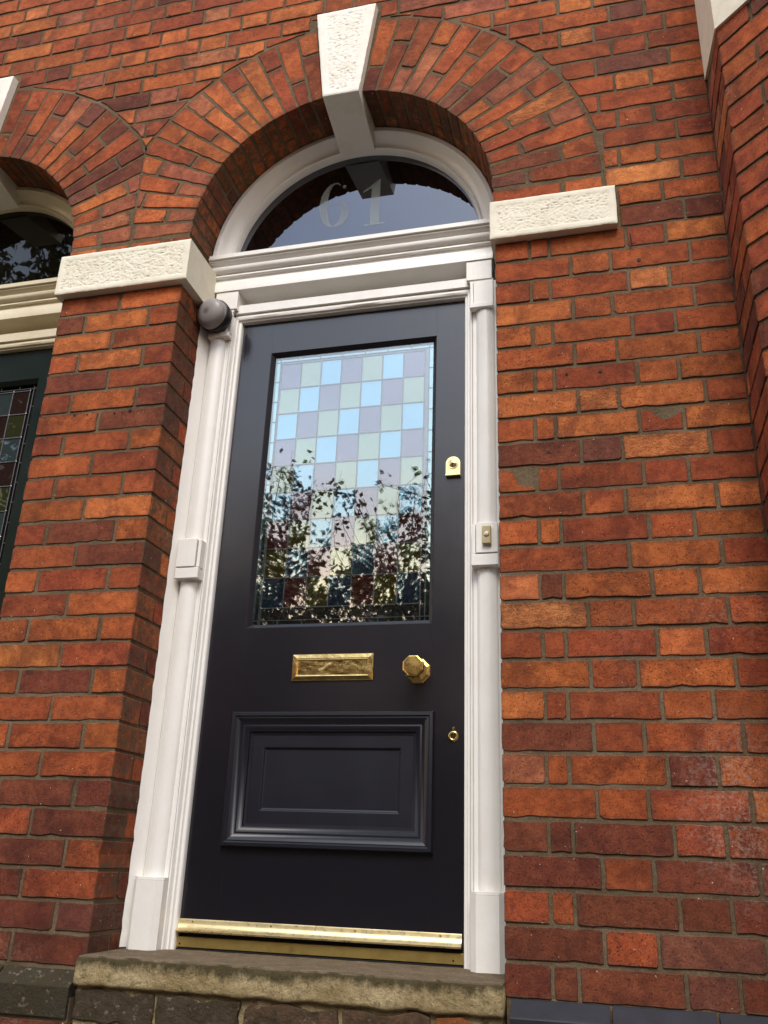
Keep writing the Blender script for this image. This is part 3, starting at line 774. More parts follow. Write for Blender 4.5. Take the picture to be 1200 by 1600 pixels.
# ------------------------------------------------------------------ white door surround
def half_round(b, cx, yc, r, z0, z1, n=20):
    pts = [(cx + r * math.cos(math.pi + math.pi * i / n), yc + r * 0.78 * math.sin(math.pi + math.pi * i / n)) for i in range(n + 1)]
    return b.vprism(pts, z0, z1)
def surround(dx, label, mat, main=True):
    S = thing('door_surround', label, 'door frame', (AX + dx, 0.2, 0.39))
    YB = 0.200
    XLJ, XRJ = -W + dx, 0.0 + dx
    for sgn, xj in ((1, XLJ), (-1, XRJ)):
        def X(u): return xj + sgn * u
        def bxs(b, u0, u1, *r, **k): return b.box(min(X(u0), X(u1)), max(X(u0), X(u1)), *r, **k)
        # post with stepped mouldings towards the door
        b = MB(); bxs(b, 0.001, 0.100, YB, 0.30, 0.396, 2.44, bev=0.002)
        b.build('jamb_post', mat, S)
        b = MB()
        prof = [(0.100, 0.206), (0.103, 0.200), (0.107, 0.200), (0.110, 0.206), (0.1115, 0.213), (0.118, 0.213), (0.1195, 0.219), (0.121, 0.221), (0.1265, 0.221), (0.129, 0.2235), (0.130, 0.232), (0.130, 0.30), (0.100, 0.30)]
        pts = [(X(u), y) for u, y in prof]
        if sgn > 0: pts = pts[::-1]
        b.vprism(pts if sgn < 0 else pts, 0.396, 2.412); autosmooth(b.build('jamb_moulding', mat, S), 50)
        # render strip scribed to the brickwork
        b = MB(); n = 90; v = []
        for i in range(n + 1):
            z = 0.40 + (2.44 - 0.40) * i / n; w = 0.0035 * noise.noise(Vector((xj * 7, 0, z * 38))) + 0.002 * noise.noise(Vector((xj, 5, z * 120)))
            v += [(X(0.0005), 0.160 + w * 1.7, z), (X(0.010 + w), 0.172 + w, z), (X(0.024), 0.1985, z)]
        f = []
        for i in range(n):
            for j in (0, 1):
                q_ = (i * 3 + j, i * 3 + j + 1, i * 3 + j + 4, i * 3 + j + 3); f.append(q_ if sgn > 0 else q_[::-1])
        b.add(v, f); b.build('render_fillet', mat, S, smooth=True)
        # half round shafts
        for zz0, zz1 in ((0.574, 1.437), (1.568, 2.318)):
            b = MB(); half_round(b, X(0.058), YB + 0.002, 0.030, zz0, zz1); autosmooth(b.build('shaft', mat, S), 50)
        # middle block with quirked edge
        b = MB(); bxs(b, 0.022, 0.086, 0.160, 0.2, 1.4745, 1.568, bev=0.0018); bxs(b, 0.088, 0.099, 0.168, 0.2, 1.4745, 1.566, bev=0.0015)
        bxs(b, 0.0215, 0.1005, 0.1615, 0.2, 1.437, 1.4725, bev=0.0022); b.build('middle_block', mat, S)
        # foot block with canted edges
        pts = [(X(0.016), 0.2), (X(0.016), 0.168), (X(0.030), 0.153), (X(0.088), 0.153), (X(0.104), 0.170), (X(0.104), 0.2)]
        if sgn < 0: pts = pts[::-1]
        b = MB(); b.vprism(pts, 0.396, 0.570); pts2 = [(x, y + 0.003 if y < .19 else y) for x, y in pts]; b.vprism(pts2, 0.5705, 0.577)
        b.build('foot_block', mat, S)
        # head block: necking, block, cap
        b = MB(); bxs(b, 0.028, 0.106, 0.170, 0.2, 2.318, 2.338, bev=0.0025); bxs(b, 0.030, 0.094, 0.180, 0.2, 2.339, 2.428, bev=0.0015); bxs(b, 0.0955, 0.106, 0.186, 0.2, 2.339, 2.428, bev=0.001)
        b.box(min(X(.034), X(.119)), max(X(.034), X(.119)), 0.186, 0.262, 2.438, 2.5135, bev=0.0015)
        bxs(b, 0.030, 0.108, 0.190, 0.2, 2.4285, 2.4375)
        b.build('head_block', mat, S)
    x0, x1 = XLJ + 0.001, XRJ - 0.030
    # cornice
    prof = [(0.300, 2.662), (0.156, 2.656), (0.153, 2.654), (0.153, 2.638), (0.161, 2.6365), (0.161, 2.630), (0.1645, 2.629), (0.174, 2.622), (0.177, 2.617), (0.1725, 2.6155), (0.1675, 2.610), (0.1675, 2.602), (0.171, 2.595), (0.178, 2.590), (0.188, 2.588), (0.188, 2.584), (0.180, 2.5825), (0.177, 2.579), (0.177, 2.574), (0.180, 2.571), (0.188, 2.5695),
            (0.189, 2.563), (0.184, 2.5575), (0.182, 2.5545), (0.182, 2.5145), (0.248, 2.5138), (0.262, 2.505), (0.262, 2.490), (0.300, 2.490)]
    b = MB(); b.xprof(prof, x0, x1, 60, 0.0005); autosmooth(b.build('cornice', mat, S), 38)
    # head: cove, band and bead over the door
    hx0, hx1 = XLJ + 0.107, XRJ - 0.107
    prof = [(0.262, 2.491), (0.255, 2.478), (0.236, 2.468), (0.222, 2.466), (0.208, 2.464), (0.206, 2.462), (0.206, 2.4295), (0.216, 2.4275), (0.216, 2.424), (0.212, 2.421), (0.2105, 2.414), (0.214, 2.407), (0.221, 2.405), (0.222, 2.4005), (0.30, 2.4005), (0.30, 2.491)]
    b = MB(); b.xprof(prof, hx0, hx1, 30, 0.0008); autosmooth(b.build('head_moulding', mat, S), 40)
    # threshold
    b = MB(); b.box(XLJ + 0.13, XRJ - 0.13, 0.2335, 0.30, 0.396, 0.4005); b.box(XLJ + 0.131, XRJ - 0.131, 0.243, 0.30, 0.4005, 0.434); b.build('threshold', M['dark'], S)
    if main:
        b = MB(); b.box(XLJ + 0.121, XRJ - 0.1285, 0.2345, 0.242, 0.4025, 0.4285, bev=0.001); pl_ = b.build('threshold_plate', M['brass_dull'], S)
        for u in (XLJ + 0.14, XRJ - 0.158):
            s = MB(); s.lathe([(0.0027, 0), (0.0025, 0.0008)], (u, 0.2345, 0.411), n=12); s.build('screw', M['dark'], pl_)
    return S
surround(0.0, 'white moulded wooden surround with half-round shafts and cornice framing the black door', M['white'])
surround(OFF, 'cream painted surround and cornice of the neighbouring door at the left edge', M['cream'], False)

# ------------------------------------------------------------------ fanlights
def glyph_six(cx, z0, h):
    """old style six as a ribbon of changing width plus a ball"""
    pts = []
    w = h * 0.56
    bowl_c = (cx, z0 + h * 0.285); rx, rz = w * 0.40, h * 0.265
    b = MB()
    def ribbon(path):
        v = []
        for i, (x, z, t) in enumerate(path):
            a = path[max(0, i - 1)]; c = path[min(len(path) - 1, i + 1)]; dx, dz = c[0] - a[0], c[1] - a[1]; L = math.hypot(dx, dz) or 1
            nx, nz = -dz / L * t / 2, dx / L * t / 2; v += [(x + nx, z + nz), (x - nx, z - nz)]
        return v
    thin, thick = h * 0.022, h * 0.15
    # big outer stroke: from the ball at the top right, round the left side, to the bottom
    path = []
    for i in range(29):
        a = R(62 + (270 - 62) * i / 28); x = cx + 0.0 * h + (w * 0.5 - thick * .5) * math.cos(a) * 1.0; z = z0 + h * 0.5 + (h * 0.5 - thin) * math.sin(a)
        k = abs(math.cos(a)) if math.cos(a) < 0 else 0.0
        path.append((x, z, thin + (thick - thin) * k ** 1.3))
    p2 = []
    for i in range(33):
        a = R(-90 + 265 * i / 32); x = bowl_c[0] + (w * 0.5 - thick * .5) * math.cos(a); z = z0 + thin + rz + rz * math.sin(a)
        k = max(0, math.cos(a)); p2.append((x, z, thin + (thick - thin) * k ** 1.2))
    return ribbon(path), ribbon(p2), (cx + w * 0.30, z0 + h * 0.875, h * 0.075)
def ribbon_mesh(b, v2, y0, y1):
    n = len(v2) // 2; v = [(x, y0, z) for x, z in v2] + [(x, y1, z) for x, z in v2]; m = 2 * n; f = []
    for i in range(n - 1):
        a, c, d, e_ = 2 * i, 2 * i + 1, 2 * i + 3, 2 * i + 2
        f += [(a, c, d, e_), (a + m, e_ + m, d + m, c + m), (a, e_, e_ + m, a + m), (c, c + m, d + m, d)]
    b.add(v, f)
def fanlight(dx, label, fmat, gmat, number):
    F = thing('fanlight', label, 'window', (AX + dx, 0.22, 2.66)); cx = AX + dx
    b = MB(); n = 96
    prof = [(RI + 0.0005, 0.30), (RI + 0.0005, 0.172), (RI - 0.004, 0.166), (RI - 0.018, 0.166), (RI - 0.023, 0.171), (RI - 0.030, 0.187), (RI - 0.046, 0.203), (RI - 0.058, 0.209), (RI - 0.059, 0.204), (RI - 0.065, 0.203), (RI - 0.068, 0.208), (RI - 0.069, 0.232), (RI - 0.069, 0.30)]
    v = []
    for i in range(n + 1):
        t = -0.02 + (math.pi + 0.04) * i / n
        for j, (r, y) in enumerate(prof):
            w = (0.0022 * noise.noise(Vector((t * 25, 1, dx))) + 0.0015 * noise.noise(Vector((t * 70, 1, dx)))) if j in (1, 2) else 0.0006 * noise.noise(Vector((t * 14, j, dx)))
            v.append((cx + (r + w) * math.cos(t), y + w, AZ + (r + w) * math.sin(t)))
    m = len(prof); f = [(i * m + j, (i + 1) * m + j, (i + 1) * m + j + 1, i * m + j + 1) for i in range(n) for j in range(m - 1)]
    b.add(v, f); autosmooth(b.build('arched_frame', fmat, F), 40)
    b = MB(); n = 64; pts = [(cx + (RI - 0.067) * math.cos(math.pi * i / n), AZ + (RI - 0.067) * math.sin(math.pi * i / n)) for i in range(n + 1)]
    b.prism(pts, 0.236, 0.240); g = b.build('glass_pane', gmat, F)
    if number:
        r1, r2, ball = glyph_six(-0.6165, 2.778, 0.205)
        b = MB(); ribbon_mesh(b, r1, 0.2344, 0.2354); ribbon_mesh(b, r2, 0.2343, 0.2353)
        b.lathe([(ball[2] * .5, 0), (ball[2] * .5, 0.001)], (ball[0], 0.2352, ball[1]), n=20)
        b.build('numeral_six', M['numeral'], g)
        b = MB(); x, z = -0.4600, 2.764
        b.prism([(x - .0165, z + .004), (x + .0165, z + .004), (x + .0165, z + .206), (x + .013, z + .206), (x - .0165, z + .165)], 0.2344, 0.2354)
        b.prism([(x - .040, z), (x + .038, z), (x + .038, z + .006), (x - .040, z + .006)], 0.2342, 0.2352)
        b.prism([(x - .0135, z + .170), (x + .008, z + .206), (x - .02, z + .178), (x - .048, z + .158), (x - .046, z + .153)][::-1], 0.2341, 0.2351)
        b.build('numeral_one', M['numeral'], g)
    return F
fanlight(0, 'half-round fanlight with the number 61 on its glass above the black door', M['white'], M['fan_glass'], True)
fanlight(OFF, 'dark half-round fanlight with a cream frame above the neighbouring green door', M['cream'], M['nb_fan'], False)

# ------------------------------------------------------------------ doors
DL, DR = -0.9265, -0.1305; GX0, GX1, GZ0, GZ1 = -0.8125, -0.2265, 1.292, 2.273
YD = 0.240
def door(dx, label, mat, panes, main):
    D = thing('front_door', label, 'door', (AX + dx, 0.262, 0.437))
    def B(name, x0, x1, z0, z1, y0=YD, y1=0.284, bev=0.00025):
        b = MB(); b.box(x0 + dx, x1 + dx, y0, y1, z0, z1, bev=bev); return b.build(name, mat, D)
    B('stile', DL, GX0, 0.437, 2.3985); B('stile', GX1, DR, 0.437, 2.3985)
    B('top_rail', GX0, GX1, GZ1, 2.3985); B('lock_rail', GX0, GX1, 1.005, GZ0); B('bottom_rail', GX0, GX1, 0.437, 0.69)
    # raised moulding round the lower panel
    px0, px1, pz0, pz1 = -0.8225, -0.215, 0.6635, 1.036
    b = MB(); b.frame(px0 + dx, px1 + dx, pz0, pz1, [(0, YD + .001), (0.0, YD - 0.012), (0.003, YD - 0.0175), (0.011, YD - 0.0185), (0.015, YD - 0.014), (0.018, YD - 0.0145), (0.024, YD - 0.012), (0.031, YD - 0.005), (0.036, YD - 0.0035), (0.040, YD - 0.0045), (0.044, YD - 0.003), (0.048, YD + 0.001), (0.054, YD + 0.003), (0.0555, YD + 0.009), (0.063, YD + 0.010), (0.064, YD + 0.016)])
    mmat = M['door_mould'] if main else mat; mo = b.build('panel_moulding', mmat, D); autosmooth(mo, 30)
    b = MB(); b.frame(px0 + .052 + dx, px1 - .052 + dx, pz0 + .052, pz1 - .052, [(0, YD + 0.0115), (0.046, YD + 0.0115), (0.0475, YD + 0.0125), (0.0505, YD + 0.0165), (0.054, YD + 0.0175), (0.060, YD + 0.0175)])
    b.box(px0 + .111 + dx, px1 - .111 + dx, YD + 0.0172, YD + 0.03, pz0 + .111, pz1 - .111)
    b.build('lower_panel', mmat, D)
    # glazing bead, splayed
    b = MB(); b.frame(GX0 + dx, GX1 + dx, GZ0, GZ1, [(0.0, YD), (0.002, YD + 0.002), (0.0135, YD + 0.016), (0.0135, YD + 0.024)]); b.build('glazing_bead', mmat, D)
    # leaded light
    gx0, gx1, gz0, gz1 = -0.800, -0.238, 1.303, 2.262
    yg = YD + 0.0225
    b = MB(); b.box(gx0 + dx, gx1 + dx, yg + 0.006, yg + 0.010, gz0, gz1); lead_back = b.build('leaded_light', M['hall'], D)  # dark backing sheet in place of the unlit interior
    cxs = [-0.778 + 0.07257 * i for i in range(8)]; rzs = [2.2365 - 0.0974 * i for i in range(10)]
    rr = random.Random(3)
    def pane(x0, x1, z0, z1, mt, tilt=0.0009):
        b = MB(); cx, cz = (x0 + x1) / 2, (z0 + z1) / 2; a, c = rr.gauss(0, tilt), rr.gauss(0, tilt); v = []
        for y in (0, 0.002):
            for x, z in ((x0, z0), (x1, z0), (x1, z1), (x0, z1)): v.append((x + dx, yg + 0.0015 + y + (x - cx) * a + (z - cz) * c, z))
        b.add(v, [(0, 1, 2, 3), (7, 6, 5, 4), (0, 4, 5, 1), (1, 5, 6, 2), (2, 6, 7, 3), (3, 7, 4, 0)])
        b.build('glass_pane', mt, lead_back)
    for r in range(9):
        for c in range(7):
            if main or in_frame((cxs[c] + .04 + dx, .26, rzs[r] - .05), 60):
                pane(cxs[c], cxs[c + 1], rzs[r + 1], rzs[r], panes[(c + r) % 3])
    bw = 0.017
    nx, nz = 7, 12
    for i in range(nx):
        a, c = gx0 + (gx1 - gx0) * i / nx + .001, gx0 + (gx1 - gx0) * (i + 1) / nx - .001
        if main: pane(a, c, gz1 - bw, gz1 - 0.001, panes[3]); pane(a, c, gz0 + 0.001, gz0 + bw, panes[4])
    for i in range(nz):
        a, c = gz0 + bw + (gz1 - gz0 - 2 * bw) * i / nz, gz0 + bw + (gz1 - gz0 - 2 * bw) * (i + 1) / nz
        if main: pane(gx0 + .001, gx0 + bw, a + .001, c - .001, panes[3]); pane(gx1 - bw, gx1 - .001, a + .001, c - .001, panes[3])
    # clear strip between border and field
    if main:
        pane(gx0 + bw, cxs[0], gz0 + bw, gz1 - bw, panes[4]); pane(cxs[-1], gx1 - bw, gz0 + bw, gz1 - bw, panes[4])
        pane(cxs[0], cxs[-1], rzs[0], gz1 - bw, panes[4]); pane(cxs[0], cxs[-1], gz0 + bw, rzs[-1], panes[4])
    b = MB(); lw = 0.0019
    def bar(x0, z0, x1, z1, w=lw):
        if x0 == x1: b.box(x0 - w + dx, x0 + w + dx, yg - 0.001, yg + 0.0015, z0, z1, bev=0.0006)
        else: b.box(x0 + dx, x1 + dx, yg - 0.0014, yg + 0.0012, z0 - w, z0 + w, bev=0.0006)
    for x in cxs: bar(x, gz0, x, gz1 - bw) if x in (cxs[0], cxs[-1]) else bar(x, rzs[-1], x, rzs[0])
    for z in rzs: bar(cxs[0], z, cxs[-1], z)
    bar(gx0 + bw, gz0, gx0 + bw, gz1, 0.0014); bar(gx1 - bw, gz0, gx1 - bw, gz1, 0.0014); bar(gx0, gz1 - bw, gx1, gz1 - bw, 0.0014); bar(gx0, gz0 + bw, gx1, gz0 + bw, 0.0014)
    for i in range(1, nz):
        z = gz0 + bw + (gz1 - gz0 - 2 * bw) * i / nz; bar(gx0, z, gx0 + bw, z, 0.0014); bar(gx1 - bw, z, gx1, z, 0.0014)
    for i in range(1, nx):
        x = gx0 + (gx1 - gx0) * i / nx; bar(x, gz1 - bw, x, gz1, 0.0014); bar(x, gz0, x, gz0 + bw, 0.0014)
    b.build('lead_came', M['lead'], lead_back)
    b = MB()
    for x in cxs:
        for z in rzs:
            if rr.random() < 0.8: b.lathe([(0.0034, 0), (0.0028, 0.0008), (0.001, 0.0014)], (x + dx, yg - 0.0013, z), n=8)
    b.build('solder_joint', M['solder'], lead_back, smooth=True)
    if main:
        b = MB(); b.box(gx0 + dx, gx1 + dx, yg - 0.0065, yg - 0.0045, gz0, gz1); b.build('glass_sheet', M['front_glass'], D)
    return D
fd = door(0, 'black panelled front door with blue, green and mauve chequered leaded glass', M['door'], [M['p0'], M['p1'], M['p2'], M['p3'], M['p4']], True)
door(OFF, 'dark green neighbouring front door with old leaded glass at the left edge', M['green'], [M['nb_pane0'], M['nb_pane1'], M['nb_pane2'], M['nb_pane2'], M['nb_pane0']], False)

# letter plate: raised rim, sunk flap
b = MB(); b.frame(-0.6495, -0.3995, 1.1275, 1.2065, [(0, YD + .0005), (0, YD - 0.004), (0.002, YD - 0.0062), (0.013, YD - 0.0075), (0.0155, YD - 0.0068), (0.0165, YD - 0.0072), (0.0185, YD - 0.001)])
lp = b.build('letter_plate', M['brass'], fd)
b = MB(); nu, nv = 46, 12; x0, x1, z0, z1 = -0.6315, -0.4175, 1.1445, 1.1895; v = []
for j in range(nv + 1):
    for i in range(nu + 1):
        x = x0 + (x1 - x0) * i / nu; z = z0 + (z1 - z0) * j / nv
        v.append((x, YD - 0.0012 - 0.0012 * noise.noise(Vector((x * 26, z * 40, 1.7))) - 0.0006 * noise.noise(Vector((x * 60, z * 90, 7))), z))
b.add(v, [(j * (nu + 1) + i, j * (nu + 1) + i + 1, (j + 1) * (nu + 1) + i + 1, (j + 1) * (nu + 1) + i) for j in range(nv) for i in range(nu)])
b.build('letter_flap', M['brass'], lp, smooth=True)
# octagonal door pull
KX, KZ = -0.2655, 1.152
b = MB(); b.lathe([(0.0385, -0.001), (0.0385, 0.004), (0.036, 0.0065), (0.028, 0.009), (0.0225, 0.015), (0.0175, 0.022), (0.016, 0.046)], (KX, YD, KZ), n=8, phase=0.5)
rose = b.build('knob_rose', M['brass_knob'], fd)
b = MB(); b.lathe([(0.016, 0.0465), (0.020, 0.050), (0.0290, 0.059), (0.0325, 0.064), (0.0325, 0.071), (0.0310, 0.0745), (0.0285, 0.0755), (0.0275, 0.0750), (0.0265, 0.0765), (0.0, 0.0775)], (KX, YD, KZ), n=8, phase=0.5)
b.build('door_knob', M['brass_knob'], fd)
# cylinder pull with arched top
LX, LZ0 = -0.1665, 1.7545
arc = [(LX + 0.0225 * math.cos(R(a)), LZ0 + 0.042 + 0.0225 * math.sin(R(a))) for a in range(0, 181, 15)]
b = MB(); b.prism([(LX - 0.0225, LZ0), (LX + 0.0225, LZ0)] + arc, YD - 0.013, YD); b.prism([(LX - 0.0235, LZ0 + .0005), (LX + 0.0235, LZ0 + .0005), (LX + .0235, LZ0 + .004), (LX - .0235, LZ0 + .004)], YD - 0.016, YD - 0.013)
cy = b.build('lock_plate', M['brass_flat'], fd)
b = MB(); b.lathe([(0.0158, 0), (0.0158, 0.0015), (0.0145, 0.0030), (0.0138, 0.0022), (0.0125, 0.0022), (0.0120, 0.003), (0.0, 0.0034)], (LX, YD - 0.013, LZ0 + 0.038), n=28); kc = b.build('lock_cylinder', M['brass_flat'], cy, smooth=True)
b = MB(); b.lathe([(0.0031, 0), (0.0031, 0.0010)], (LX, YD - 0.0160, LZ0 + 0.040), n=12); b.box(LX - 0.0014, LX + 0.0014, YD - 0.0171, YD - 0.0160, LZ0 + 0.030, LZ0 + 0.040); b.build('keyhole', M['dark'], cy)
# small drop escutcheon
b = MB(); b.lathe([(0.0150, 0), (0.0150, 0.0025), (0.0130, 0.0055), (0.0100, 0.0065), (0.0078, 0.0050), (0.0070, 0.0020)], (-0.162, YD, 0.969), n=28); es = b.build('escutcheon', M['brass'], fd, smooth=True)
b = MB(); b.lathe([(0.0070, 0), (0.0070, 0.0030)], (-0.162, YD, 0.969), n=16); b.build('keyhole', M['dark'], es)
b = MB(); b.lathe([(0.0042, 0), (0.0040, 0.004), (0.0022, 0.006)], (-0.162, YD, 0.990), n=14); b.build('escutcheon_pin', M['brass'], es, smooth=True)
# weather bar: curved brass strip
prof = [(YD + .004, 0.4735), (YD - 0.003, 0.4735), (YD - 0.0042, 0.470), (YD - 0.0048, 0.463), (YD - 0.0075, 0.456), (YD - 0.0125, 0.4500), (YD - 0.0185, 0.4460), (YD - 0.0215, 0.4445), (YD - 0.0215, 0.4405), (YD + .004, 0.4400)]
b = MB(); b.xprof(prof, -0.9255, -0.1365, 24, 0.0003); wb = autosmooth(b.build('weather_bar', M['brass_flat'], fd), 35)
for u in (-0.885, -0.655, -0.420, -0.192):
    s = MB(); s.lathe([(0.0032, 0), (0.0030, 0.0010), (0.0012, 0.0013)], (u, YD - 0.0045, 0.4672), n=12); s.build('screw', M['brass_dull'], wb)
b = MB(); b.box(-0.925, -0.132, 0.2475, 0.28, 0.4345, 0.4372); b.build('door_gap_shade', M['dark'], fd)  # dark strip painting the shade in the gap under the door

# ------------------------------------------------------------------ fittings on the surround
bell = thing('doorbell', 'small ivory plastic bell push on the right-hand white door post', 'doorbell', (-0.0535, 0.1595, 1.498))
b = MB(); b.box(-0.0665, -0.0405, 0.1465, 0.1598, 1.498, 1.553, bev=0.002); b.build('bell_case', M['ivory'], bell)
b = MB(); b.lathe([(0.0085, 0), (0.0085, 0.0012), (0.0072, 0.0018), (0.0068, 0.0008)], (-0.0535, 0.1465, 1.527), n=24); b.build('bell_rim', M['brass_dull'], bell)
b = MB(); b.lathe([(0.0065, 0.0), (0.0062, 0.002), (0.004, 0.0032), (0, 0.0036)], (-0.0535, 0.1465, 1.527), n=24); b.build('push_button', M['white'], bell, smooth=True)

lamp = thing('security_light', 'round grey bulkhead lamp with dark rim fixed at the top of the left white post', 'outdoor light', (-0.99, 0.19, 2.38))
ax_ = Vector((-0.22, -1.0, -0.12)).normalized(); base = Vector((-0.9905, 0.178, 2.392))
b = MB(); b.lathe([(0.050, 0.0), (0.054, 0.004), (0.0585, 0.022), (0.0600, 0.034), (0.0585, 0.040), (0.055, 0.042)], base, axis=ax_, n=48); autosmooth(b.build('lamp_base', M['black'], lamp), 40)
b = MB(); b.lathe([(0.0550, 0.040), (0.0550, 0.050), (0.0548, 0.059), (0.0510, 0.0665), (0.044, 0.073), (0.033, 0.0785), (0.018, 0.0815), (0.0, 0.0825)], base, axis=ax_, n=48); b.build('lamp_lens', M['lens'], lamp, smooth=True)

nail = thing('wall_nail', 'rusty nail with wire twigs hanging below the right-hand white block', 'nail', (0.395, 0, 2.40))
b = MB()
def rod(b, p, q, r, n=6):
    p, q = Vector(p), Vector(q); d = q - p; b.lathe([(r, 0), (r * .7, d.length)], p, axis=d, n=n, up=(0.3, 0.2, 0.9) if abs(d.normalized().z) < .9 else (1, 0, 0))
rod(b, (0.401, 0.002, 2.402), (0.404, -0.008, 2.352), 0.0019); rod(b, (0.404, -0.006, 2.355), (0.396, -0.010, 2.335), 0.0013); rod(b, (0.404, -0.006, 2.358), (0.417, -0.011, 2.353), 0.001)
rod(b, (0.404, -0.006, 2.354), (0.411, -0.009, 2.345), 0.0009); rod(b, (0.403, -0.006, 2.357), (0.390, -0.010, 2.352), 0.0008)
b.build('wire', M['rust'], nail)

# ------------------------------------------------------------------ steps
def rocky_slab(b, x0, x1, yf, yb, z0, z1, seed=0, amp=0.0042):
    nx = int((x1 - x0) / 0.008); ring = []
    prof = [(yb, z1 + .001)] + [(yb + (yf + 0.012 - yb) * i / 8, z1 + 0.001) for i in range(1, 9)]
    prof += [(yf + 0.006, z1 - 0.002), (yf + 0.002, z1 - 0.006), (yf + 0.001, z1 - 0.012)]
    k = 8
    prof += [(yf, z1 - 0.016 - (z1 - z0 - 0.022) * i / k) for i in range(k + 1)]
    prof += [(yf + 0.006, z0), (yf + 0.05, z0)]
    v = []; m = len(prof)
    for i in range(nx + 1):
        x = x0 + (x1 - x0) * i / nx
        for j, (y, z) in enumerate(prof):
            p = Vector((x, y, z + seed)); front = 1.0 if j >= 8 else 0.0
            d = noise.noise(p * 22) * 0.6 + noise.noise(p * 60) * 0.4
            e_ = noise.noise(Vector((x * 14, seed, 3))) * 0.6 + noise.noise(Vector((x * 45, seed, 9))) * 0.35
            dy = front * amp * d; dz = (0.0012 * noise.noise(p * 30)) + (amp * 0.8 * e_ if 8 <= j <= 11 else 0) + (amp * 1.2 * noise.noise(Vector((x * 17, 6, seed))) if j >= m - 3 else 0)
            if 9 <= j <= 11: dy += max(0, e_) * 0.012
            v.append((x, y + dy, z + dz))
    f = [(i * m + j, i * m + j + 1, (i + 1) * m + j + 1, (i + 1) * m + j) for i in range(nx) for j in range(m - 1)]
    f.append(tuple(range(m))[::-1]); f.append(tuple(range(nx * m, nx * m + m)))
    return b.add(v, f)
step = thing('doorstep', 'worn mossy sandstone doorstep on old bricks beneath the black door', 'step', (AX, 0.1, 0))
b = MB(); rocky_slab(b, -1.052, 0.001, -0.052, 0.34, 0.330, 0.3955); b.build('step_slab', M['step'], step, smooth=True)
b = MB(); b.box(-1.048, -0.002, -0.034, 0.3, 0.0, 0.331); b.build('mortar_bed', M['step'], step)
for r_ in range(4):
    zt = 0.322 - r_ * 0.078; x = -1.05
    L = [0.225, 0.225, 0.235, 0.215, 0.13] if r_ % 2 == 0 else [0.11, 0.23, 0.22, 0.225, 0.24]
    for l in L:
        c = x + l / 2; H = 0.064; w = min(l - 0.012, 0.0 - x)
        me = brick_mesh([(-w / 2, -H / 2), (w / 2, -H / 2), (w / 2, H / 2), (-w / 2, H / 2)], 0.1, jit=0.0026, rough=1.8); me.materials.clear(); me.materials.append(M['lowbrick'])
        obj('brick', me, None, step, (x + w / 2, -0.043 + rnd.uniform(-.004, .003), zt - H / 2), (0, rnd.gauss(0, .006), 0), color=rnd.choice([(0.10, 0.06, 0.04, 1), (0.12, 0.07, 0.045, 1), (0.07, 0.05, 0.035, 1)]) if not (r_ == 0 and abs(x + l / 2 + .13) < .1) else (0.26, 0.085, 0.03, 1))
        x += l
step2 = thing('doorstep', 'mossy stone doorstep of the neighbouring house at the bottom left edge', 'step', (AX + OFF, 0.1, 0))
b = MB(); rocky_slab(b, -1.052 + OFF, -0.002 + OFF, -0.052, 0.34, 0.330, 0.3955, 4.0); b.build('step_slab', M['step'], step2, smooth=True)
b = MB(); b.box(-1.048 + OFF, -0.004 + OFF, -0.034, 0.3, 0.0, 0.331); b.build('step_base', M['step'], step2)

# ------------------------------------------------------------------ the rest of the house and the street (seen only as light and reflections)
def struct(o): o['kind'] = 'structure'; return o
b = MB(); b.box(-9, 6, 0.31, 7, 0, 7.4); struct(b.build('house_body', M['hall']))  # its near-black face behind the glass paints the unlit hall
b = MB(); b.box(-9, -3.2, 0.0, 0.31, 0, 7.4); b.box(-3.2, XC + 1.4, 0.0, 0.31, ZTOP + 0.001, 7.4); b.box(XC + 1.4, 6, 0.0, 0.31, 0, 7.4); struct(b.build('upper_wall', M['far_wall']))
b = MB(); b.box(-60, 60, -60, 60, -0.3, -0.004); struct(b.build('ground', M['earth']))
b = MB(); b.box(-2.4, 1.1, -5.2, -0.05, -0.01, 0.0); struct(b.build('path', M['path']))

def leaf_quads(b, c, size, rr):
    """one pointed leaf, slightly folded"""
    d = Vector((rr.gauss(0, 1), rr.gauss(0, 1), rr.gauss(-0.3, 0.8))).normalized(); u = d.cross(Vector((rr.gauss(0, 1), rr.gauss(0, 1), rr.gauss(0, 1)))).normalized(); n = d.cross(u)
    L = size * rr.uniform(0.55, 1.3); w = L * 0.31
    v = [c, c + d * L * .4 + u * w + n * L * .06, c + d * L, c + d * L * .4 - u * w + n * L * .06]
    b.add(v, [(0, 1, 2), (0, 2, 3)])
def limb(b, p, q, r0, r1, bend=0.1, rr=rnd, n=5):
    p, q = Vector(p), Vector(q); pts = []
    off = Vector((rr.gauss(0, bend), rr.gauss(0, bend), rr.gauss(0, bend * .5)))
    for i in range(n + 1):
        t = i / n; pts.append(p.lerp(q, t) + off * math.sin(math.pi * t))
    for i in range(n):
        a, c = pts[i], pts[i + 1]; ra = r0 + (r1 - r0) * i / n; rb = r0 + (r1 - r0) * (i + 1) / n; d = c - a
        b.lathe([(ra, 0), (rb, d.length)], a, axis=d, n=6, up=(1, 0.2, 0.1))
    return pts
